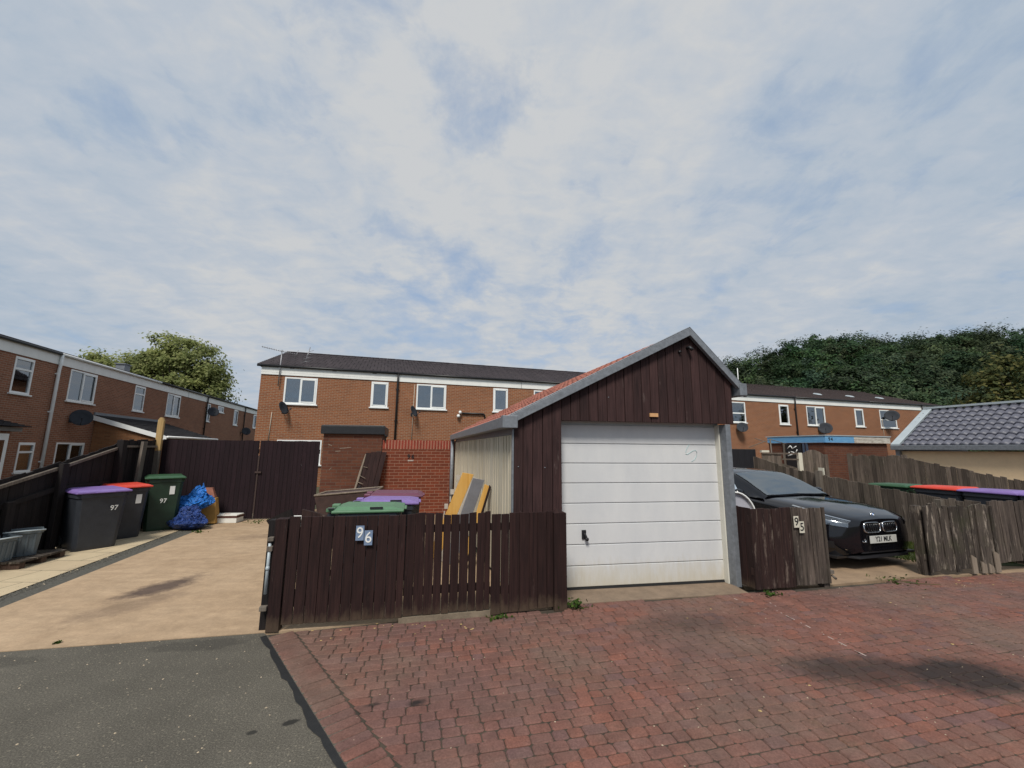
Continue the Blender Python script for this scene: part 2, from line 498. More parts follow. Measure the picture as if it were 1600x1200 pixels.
def m_peel(name, stops):
    k = NT(name)
    pe = k.noise(k.mapping(k.uv(), scale=(2.0, 9, 1)), 2.0, 8, 0.75)
    return k.out(k.ramp(pe, stops), 0.7)


M['blue_paint'] = m_peel('peeling_blue', [(0.35, (0.08, 0.25, 0.48)), (0.6, (0.15, 0.36, 0.58)), (0.68, (0.45, 0.5, 0.5))])
M['white_peel'] = m_peel('peeling_white', [(0.36, (0.16, 0.13, 0.10)), (0.5, (0.50, 0.46, 0.40)), (0.7, (0.60, 0.58, 0.54))])
M['slate_blue'] = m_plain('slate_blue', (.05, .07, .11), .6)
# crumpled plastic: strong creases in the bags
for nm, col in (('bag_light', (0.025, 0.20, 0.66)), ('bag_dark', (0.026, 0.065, 0.25))):
    k = NT(nm + '_film')
    p = k.pos()
    v_ = k.n('ShaderNodeTexVoronoi'); v_.feature = 'DISTANCE_TO_EDGE'; v_.inputs['Scale'].default_value = 9
    ad = k.n('ShaderNodeVectorMath'); ad.operation = 'ADD'; k.l(p, ad.inputs[0])
    nn_ = k.n('ShaderNodeTexNoise'); nn_.inputs['Scale'].default_value = 5; k.l(p, nn_.inputs['Vector'])
    sc_ = k.n('ShaderNodeVectorMath'); sc_.operation = 'SCALE'; k.l(nn_.outputs['Color'], sc_.inputs[0]); sc_.inputs['Scale'].default_value = .25
    k.l(sc_.outputs[0], ad.inputs[1]); k.l(ad.outputs[0], v_.inputs['Vector'])
    hgt_ = k.math('ADD', k.ramp(v_.outputs['Distance'], [(0, 0.0), (.4, 1.0)]), k.noise(p, 22, 5, .7))
    k.bump(hgt_, 1.0, .05)
    c = k.ramp(k.noise(p, 12, 5, .7), [(.3, tuple(x * .55 for x in col)), (.7, tuple(min(1, x * 1.3) for x in col))])
    M[nm] = k.out(c, .35)

# ground materials
k = NT('worn_concrete')
p = k.pos()
g1 = k.noise(p, 0.9, 7, 0.65); g2 = k.noise(p, 70, 3, 0.7); g3 = k.noise(k.mapping(p, scale=(1, 4, 1), rot=(0, 0, R(-15))), 2.0, 5, 0.6)
c = k.ramp(g1, [(0.3, (0.43, 0.300, 0.188)), (0.7, (0.55, 0.400, 0.262))])
c = k.mix(0.5, c, k.ramp(g2, [(0.3, 0.62), (0.7, 1.0)]), 'MULTIPLY')
c = k.mix(0.45, c, k.ramp(g3, [(0.35, 0.68), (0.65, 1.0)]), 'MULTIPLY')
sm = stain_mask(k, [(-4.12, 5.15, 0.60, 0.26, 75, 0.85), (-3.95, 4.6, 0.7, 0.25, 65, 0.3), (-4.6, 8.0, 0.6, 0.3, 20, 0.25)], 0.8)
c = k.mix(sm, c, (0.075, 0.052, 0.047))
g4 = k.noise(p, 6.0, 8, 0.75)
c = k.mix(0.5, c, k.ramp(g4, [(0.35, 0.6), (0.6, 1.0)]), 'MULTIPLY')
cr_ = k.n('ShaderNodeTexVoronoi'); cr_.feature = 'DISTANCE_TO_EDGE'; cr_.inputs['Scale'].default_value = 0.42; k.l(k.mapping(p, loc=(.3, .9, 0)), cr_.inputs['Vector'])
c = k.mix(k.ramp(k.math('ADD', cr_.outputs['Distance'], k.math('MULTIPLY', g4, .03)), [(0.015, 0.0), (0.019, 0.0)]), c, (0.1, 0.07, 0.05))
k.bump(g2, 0.25, 0.004)
M['concrete'] = k.out(c, 0.92, 0, 0.2)

k = NT('paving_slab')
uv = k.uv()
b = k.n('ShaderNodeTexBrick'); b.offset = 0.5
k.l(uv, b.inputs['Vector']); b.inputs['Scale'].default_value = 1; b.inputs['Brick Width'].default_value = 0.62; b.inputs['Row Height'].default_value = 0.48
b.inputs['Mortar Size'].default_value = 0.006; b.inputs['Color1'].default_value = (0.56, 0.45, 0.29, 1); b.inputs['Color2'].default_value = (0.50, 0.39, 0.25, 1); b.inputs['Mortar'].default_value = (0.12, 0.10, 0.07, 1)
c = k.mix(0.6, b.outputs['Color'], k.ramp(k.noise(uv, 3, 6, 0.7), [(0.3, 0.65), (0.7, 1.0)]), 'MULTIPLY')
k.bump(k.noise(uv, 40, 3), 0.2, 0.004)
M['slab'] = k.out(c, 0.9)

k = NT('asphalt_surface')
p = k.pos()
a1 = k.noise(p, 110, 3, 0.75); a2 = k.noise(p, 1.1, 6, 0.65); a3 = k.n('ShaderNodeTexVoronoi'); a3.inputs['Scale'].default_value = 110; k.l(p, a3.inputs['Vector'])
c = k.ramp(a1, [(0.3, (0.056, 0.050, 0.041)), (0.55, (0.122, 0.110, 0.088)), (0.75, (0.26, 0.235, 0.185))])
c = k.mix(0.55, c, k.ramp(a2, [(0.35, 0.5), (0.62, 1.0)]), 'MULTIPLY')
sp = k.n('ShaderNodeSeparateXYZ'); k.l(a3.outputs['Color'], sp.inputs[0])
c = k.mix(k.ramp(sp.outputs[0], [(0.965, 0.0), (0.985, 0.5)]), c, (0.26, 0.23, 0.17))
sm = stain_mask(k, [(-1.33, 2.78, 0.10, 0.055, 30, 0.9), (-1.50, 2.69, 0.06, 0.04, 20, 0.8), (-2.6, 3.75, 0.6, 0.18, 12, 0.35), (-4.0, 3.4, 0.7, 0.2, 12, 0.3)], 0.3)
c = k.mix(sm, c, (0.018, 0.017, 0.015))
k.bump(a1, 0.6, 0.006)
M['asphalt'] = k.out(c, 0.88, 0, 0.3)
M['tar'] = m_plain('tar_joint', (0.014, 0.014, 0.014), 0.6, var=0.4, scale=20, bump=0.3)

k = NT('paver_block')
p = k.pos(); isl = k.island()
b1 = k.noise(p, 85, 4, 0.7); b2 = k.noise(p, 0.8, 5, 0.6)
c = k.ramp(isl, [(0.0, (0.230, 0.105, 0.080)), (0.25, (0.272, 0.128, 0.098)), (0.5, (0.220, 0.112, 0.090)), (0.75, (0.295, 0.122, 0.086)), (0.9, (0.240, 0.126, 0.106)), (1.0, (0.190, 0.105, 0.098))])
c = k.mix(k.ramp(b2, [(0.44, 0.0), (0.60, 0.75)]), c, (0.205, 0.138, 0.108))
c = k.mix(k.ramp(k.noise(k.mapping(p, loc=(7, 3, 0)), 0.55, 5, 0.6), [(0.48, 0.0), (0.62, 0.55)]), c, (0.175, 0.102, 0.092))
gm_ = k.noise(p, 1.7, 7, 0.7)
c = k.mix(k.ramp(gm_, [(0.60, 0.0), (0.72, 0.55)]), c, (0.105, 0.085, 0.045))
c = k.mix(0.6, c, k.ramp(k.noise(p, 5.0, 6, 0.7), [(0.3, 0.5), (0.65, 1.0)]), 'MULTIPLY')
c = k.mix(0.75, c, k.ramp(b1, [(0.3, 0.45), (0.7, 1.0)]), 'MULTIPLY')
sm = stain_mask(k, [(2.75, 3.42, 0.85, 0.32, 3, 0.72), (3.40, 3.38, 0.72, 0.34, 2, 0.9), (1.75, 4.25, 0.8, 0.28, 5, 0.35), (-0.88, 2.95, 0.065, 0.035, 20, 0.8), (-0.61, 2.97, 0.075, 0.045, 20, 0.95)], 0.8)
c = k.mix(sm, c, (0.022, 0.018, 0.017))
k.bump(b1, 0.5, 0.004)
M['paver'] = k.out(c, 0.85, 0, 0.25)
M['joint_sand'] = m_plain('joint_sand', (0.050, 0.038, 0.026), 0.95, var=0.6, scale=5)
M['drain_gravel'] = m_plain('gravel_strip', (0.085, 0.080, 0.066), 0.95, var=0.5, scale=30, bump=0.6)
M['earth'] = m_plain('earth_grass', (0.055, 0.055, 0.028), 0.95, var=0.4, scale=0.8)
M['chalk'] = m_plain('worn_white_paint', (0.45, 0.36, 0.32), 0.8, var=0.3, scale=20)
M['stone'] = m_plain('loose_stone', (0.42, 0.34, 0.24), 0.9, var=0.4, scale=15)
M['dry_leaf'] = m_plain('dry_leaf', (0.40, 0.28, 0.12), 0.8, var=0.3, scale=15)

# ------------------------------------------------------------------ ground
g = MB(); g.slab([(-400, -60), (400, -60), (400, 400), (-400, 400)], -0.3, -0.045)
struct(g.build('ground', M['earth']))
g = MB(); g.slab([(-2.25, 4.02), (-40, -3.72), (-40, -12), (13, -12), (-2.12, 3.92)], -0.2, 0.0)
struct(g.build('asphalt_road', M['asphalt']))
g = MB(); g.slab([(-5.10, 3.40), (-2.21, 3.99), (0.62, 4.65), (0.02, 4.95), (-1.36, 9.75), (-1.2, 12.4), (-7.0, 11), (-6.45, 9.7), (-6.22, 8.5), (-5.2, 4.5)], -0.2, 0.006)
struct(g.build('driveway', M['concrete']))
g = MB(); g.slab([(-5.44, 3.2), (-5.57, 4.75), (-6.56, 8.5), (-6.62, 9.8), (-8.1, 9.5), (-7.05, 5.5), (-6.45, 3.0)], -0.2, 0.010)
struct(g.build('side_path', M['slab']))
# drainage strip of gravel: base sheet plus loose stones
g = MB(); g.slab([(-5.18, 3.40), (-5.21, 4.5), (-6.23, 8.5), (-6.45, 9.7), (-6.60, 9.7), (-6.55, 8.5), (-5.55, 4.75), (-5.42, 3.40)], -0.2, -0.002)
struct(g.build('drain_strip', M['drain_gravel']))
g = MB()
g.slab([(2.9, 5.4), (3.9, 5.45), (5.4, 5.84), (7.9, 6.2), (7.35, 8.3), (5.5, 14.5), (1.0, 13.5)], -0.2, 0.002)
struct(g.build('parking_bay', m_plain('bay_concrete', (0.27, 0.185, 0.115), 0.92, var=0.3, scale=4, bump=0.2)))
g = MB()
g.slab([(8.0, 6.3), (14, 7.2), (11, 16), (6.4, 15)], -0.2, 0.001)
struct(g.build('driveway', m_plain('far_concrete', (0.26, 0.20, 0.14), 0.92, var=0.3, scale=4)))
g = MB(); g.slab([(0.60, 4.72), (2.80, 5.13), (2.76, 5.72), (0.56, 5.35)], -0.2, 0.010)
struct(g.build('threshold', m_plain('threshold_concrete', (0.20, 0.145, 0.10), 0.92, var=0.3, scale=6, bump=0.2)))

# block paving: every block is a chamfered brick; courses run along heading 14 degrees
EDGE0, EDGE1 = Vector((-2.16, 3.93)), Vector((-0.05, 1.50))
ed = (EDGE1 - EDGE0).normalized(); en = Vector((-ed.y, ed.x))     # en points into the paving (right / up)
TOP = [(-2.3, 3.95), (-1.01, 4.22), (0.58, 4.60), (0.60, 4.74), (2.80, 5.14), (2.86, 5.22), (3.95, 5.34), (5.42, 5.80), (7.4, 6.14), (13, 7.1)]


def top_y(x):
    for (xa, ya), (xb, yb) in zip(TOP, TOP[1:]):
        if xa <= x <= xb:
            return ya + (yb - ya) * (x - xa) / (xb - xa)
    return -99


g = MB(); g.slab([(-2.2, 3.94), (0.9, 0.3), (13, 0.3), (13, 7.1), (7.4, 6.14), (3.9, 5.4), (0.6, 4.74)], -0.2, -0.0005)
struct(g.build('paving_bed', M['joint_sand']))
g = MB()


def block(fr, x0, x1, y0, y1, sk=0.0):
    j = 0.0026 * random.uniform(-1.2, 1)
    tx, ty = random.uniform(-0.0018, 0.0018), random.uniform(-0.0018, 0.0018)
    g.o, g.ax, g.ay = fr
    i, ch = 0.0065, 0.011                      # rounded tumbled corners and a chamfered rim
    zt = 0.008 + j

    def octo(a, b, c, d, k_):
        return [(a + k_, c), (b - k_, c), (b, c + k_), (b, d - k_), (b - k_, d), (a + k_, d), (a, d - k_), (a, c + k_)]
    lo, hi = octo(x0, x1, y0, y1, ch), octo(x0 + i, x1 - i, y0 + i, y1 - i, ch * .8)
    p = [(a, b, -0.03) for a, b in lo] + [(a, b, zt - .007) for a, b in lo]
    p += [(a, b, zt + tx * (1 if a > (x0 + x1) / 2 else -1) + ty * (1 if b > (y0 + y1) / 2 else -1)) for a, b in hi]
    fs = [tuple(range(16, 24))]
    for a, b in ((0, 8), (8, 16)):
        for q in range(8):
            fs.append((a + q, a + (q + 1) % 8, b + (q + 1) % 8, b + q))
    if sk:
        p = [((q[0] + sk * (1 if q[1] > (y0 + y1) / 2 else -1)) if q[0] < (x0 + x1) / 2 else q[0], q[1], q[2]) for q in p]
    g.add(p, fs)


PO = Vector((-0.8, 2.9, 0))
pax, pay = hd(13.5), hd(103.5)
pitch = 0.084
den = pax.x * en.x + pax.y * en.y
skew = -(pay.x * en.x + pay.y * en.y) / den * pitch / 2
for row in range(-32, 34):
    y0 = row * pitch
    rb = PO + pay * (y0 + pitch / 2)
    x = (0.222 - (Vector((rb.x, rb.y)) - EDGE0).dot(en)) / den        # the course starts at the soldier course, cut on the skew
    first = True
    while x < 14.0:
        w = random.choice((0.095, 0.115, 0.135, 0.15))
        if first:
            w = random.choice((0.10, 0.13, 0.16))
        c = PO + pax * (x + w / 2) + pay * (y0 + pitch / 2)
        if 0.55 < c.y < top_y(c.x) - 0.03 and c.x < 12.5:
            wav = 0 if first else 0.003 * math.sin(x * 3.1 + row * .6)
            block((PO, pax, pay), x + .002, x + w - .002, y0 + .0032 + wav, y0 + pitch - .0032 + wav, skew if first else 0.0)
        x += w
        first = False
t = 0.05
while t < 4.4:                               # soldier course along the asphalt edge
    w = random.uniform(0.083, 0.10)
    block((Vector((EDGE0.x, EDGE0.y, 0)) + Vector((ed.x, ed.y, 0)) * t, Vector((ed.x, ed.y, 0)), Vector((en.x, en.y, 0))), .0045, w - .0045, 0.012, 0.212)
    t += w
struct(g.build('brick_paving', M['paver']))
# tar joint between asphalt and blocks: wavy thin band
g = MB()
P = []
L_ = []; R_ = []
for i in range(60):
    t = i / 59 * 4.5
    q = EDGE0 + ed * t
    w = 0.012 + 0.014 * math.sin(t * 5) * math.sin(t * 13 + 1) + random.uniform(-.007, .007)
    L_.append((q.x - en.x * (w + .03), q.y - en.y * (w + .03), 0.004)); R_.append((q.x + en.x * 0.006, q.y + en.y * 0.006, 0.004))
P = L_ + R_
g.add(P, [(i, i + 60, i + 61, i + 1)[::-1] for i in range(59)])
struct(g.build('tar_joint', M['tar']))
# worn white line across the blocks
g = MB()
for (x0, y0), (x1, y1), parts in (((2.53, 4.95), (2.58, 4.78), [(0, .7)]), ((2.86, 4.86), (2.86, 4.70), [(0, 1)]), ((2.79, 4.60), (2.92, 3.60), [(0, .07), (.12, .42), (.52, .56), (.6, .66), (.7, .78), (.85, .95)])):
    for a, b in parts:
        ax_, ay_ = x0 + (x1 - x0) * a, y0 + (y1 - y0) * a
        bx_, by_ = x0 + (x1 - x0) * b, y0 + (y1 - y0) * b
        g.add([(ax_ - .006, ay_, .0085), (ax_ + .006, ay_, .0085), (bx_ + .006, by_, .0085), (bx_ - .006, by_, .0085)], [(0, 1, 2, 3)])
struct(g.build('paint_line', M['chalk']))


def scatter(name, mat, n, fn, size, label, cat, flat=0.5):
    g = MB()
    for _ in range(n):
        x, y, z = fn()
        s_ = size * random.uniform(0.5, 1.4)
        a = random.uniform(0, 6.28)
        pts = []
        for kx in range(5):
            t = a + kx * 1.2566
            pts.append((x + s_ * math.cos(t) * random.uniform(.7, 1.2), y + s_ * math.sin(t) * random.uniform(.6, 1.1), z))
        pts.append((x, y, z + s_ * flat))
        g.add(pts, [(i, (i + 1) % 5, 5) for i in range(5)])
    o = g.build(name, mat)
    tag(o, label, cat, kind='stuff')
    return o


def rnd_strip():
    t = random.random() ** 1.3
    y = 3.5 + t * 6.0
    xc = -5.3 - (y - 4.0) * 0.243
    return (xc - .10 + random.uniform(-.12, .12), y, -0.002)


scatter('gravel', M['stone'], 60, rnd_strip, 0.014, 'few pale stones lying on the grey gravel of the drain strip', 'gravel', 0.7)
scatter('gravel', M['drain_gravel'], 2600, rnd_strip, 0.014, 'loose grey gravel filling the narrow strip beside the driveway', 'gravel', 0.8)


def rnd_pave():
    while True:
        x, y = random.uniform(-2, 8), random.uniform(1.6, 6.2)
        if y < top_y(x) and (Vector((x, y)) - EDGE0).dot(en) > 0:
            return (x, y, 0.006)


scatter('grit', M['stone'], 420, rnd_pave, 0.0055, 'pale grit and bits scattered over the red block paving', 'grit', 0.7)


def rnd_asph():
    while True:
        x, y = random.uniform(-5, 0.5), random.uniform(2.0, 4.0)
        if (Vector((x, y)) - EDGE0).dot(en) < -0.1 and y < 3.99 + (x + 2.25) * 0.205:
            return (x, y, 0.001)


scatter('grit', M['stone'], 160, rnd_asph, 0.006, 'pale stone chips lying loose on the grey asphalt', 'grit', 0.7)

def rnd_leaf():
    return random.choice([(random.uniform(-1.3, -0.3), 4.2 + random.uniform(-.15, .0), .008), (random.uniform(-1.9, -0.2), random.uniform(3.8, 4.1), .008), (random.uniform(5.4, 7), random.uniform(5.45, 5.75), .008), (random.uniform(1, 5), random.uniform(2.2, 5), .008)])


scatter('fallen_leaves', M['dry_leaf'], 46, rnd_leaf, 0.012, 'dry yellow leaf scraps lying along the foot of the dark fence and on the paving', 'leaves', 0.3)


# ------------------------------------------------------------------ buildings
def wall_face(mb, s0, s1, z0, z1, holes, y=0.0, m=0, reveal=0.09, m_rev=0, m_room=1, room=0.5, outward=-1):
    """wall in the x,z plane facing -y with real openings: reveals and a dark room behind each"""
    xs = sorted({s0, s1} | {h[0] for h in holes} | {h[1] for h in holes})
    zs = sorted({z0, z1} | {h[2] for h in holes} | {h[3] for h in holes})
    for i in range(len(xs) - 1):
        for j in range(len(zs) - 1):
            cx, cz = (xs[i] + xs[i + 1]) / 2, (zs[j] + zs[j + 1]) / 2
            if any(h[0] < cx < h[1] and h[2] < cz < h[3] for h in holes):
                continue
            mb.add([(xs[i], y, zs[j]), (xs[i + 1], y, zs[j]), (xs[i + 1], y, zs[j + 1]), (xs[i], y, zs[j + 1])], [(0, 1, 2, 3)], m)
    for a, b, c, d in [h[:4] for h in holes]:
        r = y + reveal
        mb.add([(a, y, c), (a, r, c), (a, r, d), (a, y, d)], [(0, 1, 2, 3)], m_rev)
        mb.add([(b, y, c), (b, r, c), (b, r, d), (b, y, d)], [(3, 2, 1, 0)], m_rev)
        mb.add([(a, y, c), (b, y, c), (b, r, c), (a, r, c)], [(0, 1, 2, 3)], m_rev)
        mb.add([(a, y, d), (b, y, d), (b, r, d), (a, r, d)], [(3, 2, 1, 0)], m_rev)
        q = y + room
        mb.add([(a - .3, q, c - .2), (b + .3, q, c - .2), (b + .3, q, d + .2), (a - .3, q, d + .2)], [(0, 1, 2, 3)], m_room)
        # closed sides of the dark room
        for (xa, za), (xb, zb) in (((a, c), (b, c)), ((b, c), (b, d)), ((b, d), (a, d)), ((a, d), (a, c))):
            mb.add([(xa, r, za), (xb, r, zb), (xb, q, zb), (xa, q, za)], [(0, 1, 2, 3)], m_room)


def window(o, h, hole, parent, style='pair', curtain=None, y=0.0, open_sash=False):
    """frame (the part itself), pane, sill and a curtain behind the pane"""
    a, b, c, d = hole[:4]
    w = 0.065
    f = MB(o, h)
    y0, y1 = y - 0.012, y + 0.06
    f.box(a, b, y0, y1, d - w, d); f.box(a, b, y0, y1, c, c + w)
    f.box(a, a + w, y0, y1, c + w, d - w); f.box(b - w, b, y0, y1, c + w, d - w)
    mid = []
    if style == 'pair':
        xm = a + (b - a) * 0.5
        f.box(xm - .04, xm + .04, y0, y1, c + w, d - w)
        # opening sash rim, proud of the frame
        f.box(xm + .04, b - w, y0 - .015, y0 + .02, d - w - .05, d - w); f.box(xm + .04, b - w, y0 - .015, y0 + .02, c + w, c + w + .05)
        f.box(b - w - .05, b - w, y0 - .015, y0 + .02, c + w + .05, d - w - .05)
    elif style == 'top':
        zm = d - (d - c) * 0.33
        f.box(a + w, b - w, y0, y1, zm - .035, zm + .035)
        f.box(a + w, b - w, y0 - .015, y0 + .02, d - w - .03, d - w)
    elif style == 'mid':
        zm = c + (d - c) * 0.45
        f.box(a + w, b - w, y0, y1, zm - .04, zm + .04)
    elif style == 'single':
        f.box(a + w, a + w + .045, y0 - .012, y0 + .02, c + w, d - w); f.box(b - w - .045, b - w, y0 - .012, y0 + .02, c + w, d - w)
        f.box(a + w, b - w, y0 - .012, y0 + .02, d - w - .045, d - w + .001); f.box(a + w, b - w, y0 - .012, y0 + .02, c + w, c + w + .045)
    win = f.build('window', M['upvc'], parent)
    g_ = MB(o, h); g_.box(a + w * .5, b - w * .5, y + .025, y + .035, c + w * .5, d - w * .5); g_.build('pane', M['glass'], win)
    s_ = MB(o, h); s_.box(a - .06, b + .06, y - .07, y - .002, c - .055, c - .003); s_.build('sill', M['upvc'], win)
    if curtain:
        for (fa, fb, z0f, mt) in curtain:
            cu = MB(o, h)
            xa, xb = a + (b - a) * fa, a + (b - a) * fb
            za = c + (d - c) * z0f
            cu.grid(lambda u_, v_: (xa + (xb - xa) * u_, y + .14 + .02 * math.sin(u_ * (xb - xa) * 60), za + (d - za) * v_), max(8, int((xb - xa) * 40)), 1)
            cu.build('curtain', M[mt], win)
    return win


def terrace_house(o, h, s0, s1, label, wins, ze=4.80, zf=5.21, roof='roof_tile', brick='brick', ridge_d=5.0, ridge_z=6.9, group='brick terraced houses',
                  gable_l=False, gable_r=False, pipe=None, pipe_mat='black_pipe', z0=-0.05, seams=(), fascia_lines=False, vents=()):
    base = Vector((o[0], o[1], 0)) + hd(h) * s0
    t = thing('terraced_house', label, 'house', base, group)
    o3 = (o[0], o[1], 0)
    holes = [w['r'] for w in wins]
    e = MB(o3, h)
    wall_face(e, s0, s1, z0, ze, holes)
    D = 2 * ridge_d
    for s_ in (s0, s1):
        e.add([(s_, 0, z0), (s_, D, z0), (s_, D, zf), (s_, ridge_d, ridge_z - .12), (s_, 0, zf)], [(0, 1, 2, 3, 4)] if s_ == s1 else [(4, 3, 2, 1, 0)])
    e.add([(s0, D, z0), (s1, D, z0), (s1, D, zf), (s0, D, zf)], [(3, 2, 1, 0)])
    e.build('wall', [M[brick], M['dark_room']], t)
    fb = MB(o3, h)
    fb.box(s0 + .002, s1 - .002, -.035, -.001, ze + .002, zf - .002)
    if fascia_lines:
        for i in range(3):
            z_ = ze + (zf - ze) * (i + 1) / 4
            fb.box(s0 + .01, s1 - .01, -.042, -.036, z_ - .09, z_ - .004)
    fb.build('fascia', M['fascia'], t)
    if vents or seams:
        for s_, z_ in vents:
            vb = MB(o3, h); vb.box(s_ - .09, s_ + .09, -.048, -.043, z_ - .012, z_ + .012); vb.build('vent', M['dish'], t)
        for s_ in seams:
            vb = MB(o3, h); vb.box(s_ - .008, s_ + .008, -.039, -.036, ze, zf); vb.build('seam', M['dish'], t)
    rf = MB(o3, h)
    xa, xb = s0 - (.16 if gable_l else 0.001), s1 + (.16 if gable_r else -0.001)
    sl = (ridge_z - zf - .03) / (ridge_d + .12)
    L = math.hypot(ridge_d + .12, ridge_z - zf - .03)
    n_rows = max(2, int(L / .3))
    # stepped tile courses up the slope facing the street, plain far slope
    for i in range(n_rows):
        ya, yb = -.12 + (ridge_d + .12) * i / n_rows, -.12 + (ridge_d + .12) * (i + 1) / n_rows
        za = zf + .03 + sl * (ya + .12) + .025
        zb = zf + .03 + sl * (yb + .12)
        rf.add([(xa, ya, za), (xb, ya, za), (xb, yb, zb), (xa, yb, zb)], [(0, 1, 2, 3)], 0, False, lambda p: (p.x, p.y * 1.05))
        rf.add([(xa, ya, za - .025), (xb, ya, za - .025), (xb, ya, za), (xa, ya, za)], [(0, 1, 2, 3)])
    rf.add([(xa, ridge_d, ridge_z), (xb, ridge_d, ridge_z), (xb, D + .12, zf + .03), (xa, D + .12, zf + .03)], [(0, 1, 2, 3)])
    rf.add([(xa, -.12, zf), (xb, -.12, zf), (xb, D + .12, zf), (xa, D + .12, zf)], [(3, 2, 1, 0)])
    for x_ in (xa, xb):
        rf.add([(x_, -.12, zf), (x_, D + .12, zf), (x_, D + .12, zf + .03), (x_, ridge_d, ridge_z), (x_, -.12, zf + .03)], [(0, 1, 2, 3, 4)])
    rf.build('roof', M[roof], t)
    rg = MB(o3, h)
    x = xa
    while x < xb - .05:
        x2 = min(x + .45, xb)
        rg.tube([(x + .004, ridge_d, ridge_z - .03), (x2 - .004, ridge_d, ridge_z - .03 + random.uniform(-.004, .006))], .09, 8)
        x = x2
    rg.build('ridge_tile', M[roof], t)
    gt = MB(o3, h)
    gt.tube([(xa, -.10, zf - .02), (xb, -.10, zf - .02)], .055, 8)
    gt.build('gutter', M[pipe_mat] if pipe_mat == 'black_pipe' else M['upvc'], t)
    if pipe is not None:
        pp = MB(o3, h)
        r_ = .045 if pipe_mat == 'black_pipe' else .055
        pp.tube([(pipe, -.10, zf - .05), (pipe, -.09, ze - .05), (pipe, -.075, ze - .2), (pipe, -.075, 0.0)], r_, 8)
        for z_ in (1.0, 2.9, 4.4):
            pp.box(pipe - .075, pipe + .075, -.08, -.002, z_, z_ + .05)
        pp.build('downpipe', M[pipe_mat] if pipe_mat == 'black_pipe' else M['upvc'], t)
    for w in wins:
        window(o3, h, w['r'], t, w.get('st', 'pair'), w.get('cu'))
    return t


NETS = [(0.0, 1.0, 0.0, 'curtain')]
HALF = [(0.0, 0.16, 0.0, 'curtain'), (0.84, 1.0, 0.0, 'curtain')]
TO, TH = (-10.98, 17.65), 17.3
LO, LH = (-17.24, 13.46), 106.5
W = lambda a, b, c, d, st='pair', cu=None: dict(r=(a, b, c, d), st=st, cu=cu)
terrace_house(TO, TH, 0.0, 5.77, 'end of terrace brick house with ridged white fascia and TV aerials on its roof',
              [W(.95, 2.28, 3.55, 4.74, 'pair', [(0, 1, .0, 'curtain_grey')]), W(4.59, 5.35, 3.54, 4.74, 'single', HALF), W(.87, 2.65, .9, 1.97, 'pair', NETS)],
              gable_l=True, pipe=5.77, fascia_lines=True, vents=[(1.2, 5.13), (2.95, 5.12), (4.7, 5.12)])
terrace_house(TO, TH, 5.77, 12.03, 'brick terraced house behind the red garden wall with a dark lamp pipe on its wall',
              [W(6.67, 8.10, 3.54, 4.74, 'pair', [(0, .12, 0, 'curtain_grey')]), W(10.5, 11.28, 3.54, 4.74, 'single', None)], seams=(12.0,))
terrace_house(TO, TH, 12.03, 18.4, 'brick terraced house mostly hidden behind the red tiled garage roof',
              [W(12.71, 14.0, 3.54, 4.74), W(16.7, 17.5, 3.54, 4.74, 'single')], pipe=18.35)
terrace_house(TO, TH, 18.4, 24.7, 'brick terraced house wholly behind the wooden garage gable',
              [W(19.3, 20.8, 3.5, 4.72), W(23.0, 23.8, 3.5, 4.72, 'single')])
terrace_house(TO, TH, 24.7, 31.03, 'brick terraced house just right of the garage gable under the slim roof pole',
              [W(25.4, 26.86, 3.42, 4.70, 'mid', [(0.7, 1.0, .1, 'curtain_grey')]), W(29.62, 30.46, 3.40, 4.68, 'single', [(0, .25, 0, 'curtain')])],
              roof='roof_brown', pipe=31.0)
terrace_house(TO, TH, 31.03, 38.0, 'brick terraced house with net curtains above the blue edged flat roof',
              [W(32.03, 33.70, 3.40, 4.68, 'pair', NETS), W(36.55, 37.42, 3.42, 4.67, 'single', NETS)], roof='roof_brown')
terrace_house(TO, TH, 38.0, 45.85, 'far end brick terraced house below the wooded hill with a dish across its window',
              [W(39.08, 40.80, 3.40, 4.68, 'mid'), W(43.96, 44.84, 3.6, 4.68, 'mid', HALF)], roof='roof_brown', gable_r=True, pipe=43.7)

LG = 'brick houses of the left row'
lk = dict(brick='brick_left', roof='roof_tile', group=LG, ridge_d=4.6, ridge_z=6.6, zf=5.24)
terrace_house(LO, LH, -6.0, 2.48, 'nearest house of the left row with a slate roofed porch',
              [W(.64, 1.46, 3.45, 4.74, 'top'), W(1.45, 2.17, .68, 1.74, 'top', [(0, .3, 0, 'curtain'), (.75, 1, 0, 'curtain')]), W(-4.6, -3.0, 3.45, 4.74, 'pair')], gable_l=True, **lk)
terrace_house(LO, LH, 2.48, 10.0, 'left row house with the white downpipe and a slate lean-to on its front',
              [W(3.28, 4.90, 3.46, 4.76, 'pair', [(.45, .6, 0, 'curtain'), (0, .1, 0, 'curtain')]), W(3.2, 4.8, .72, 1.76, 'pair', HALF), W(7.83, 8.76, 3.44, 4.76, 'top')],
              pipe=2.54, pipe_mat='white', **lk)
terrace_house(LO, LH, 10.0, 16.45, 'left row house behind the slate lean-to with one wide window under the white fascia',
              [W(11.1, 12.72, 3.42, 4.76, 'pair', [(0, .4, 0, 'curtain_grey')])], seams=(13.6,), **lk)
terrace_house(LO, LH, 16.45, 24.65, 'left row house with a small high window between two black downpipes',
              [W(16.75, 17.3, 3.45, 4.72, 'mid'), W(18.68, 19.82, 4.28, 4.75, 'none'), W(22.15, 23.1, 3.47, 4.76, 'single', NETS)], pipe=16.5, **lk)
terrace_house(LO, LH, 24.65, 31.5, 'farthest left row house partly hidden by the end of the other terrace',
              [W(27.4, 28.4, 3.46, 4.75, 'single')], pipe=24.66, **lk)

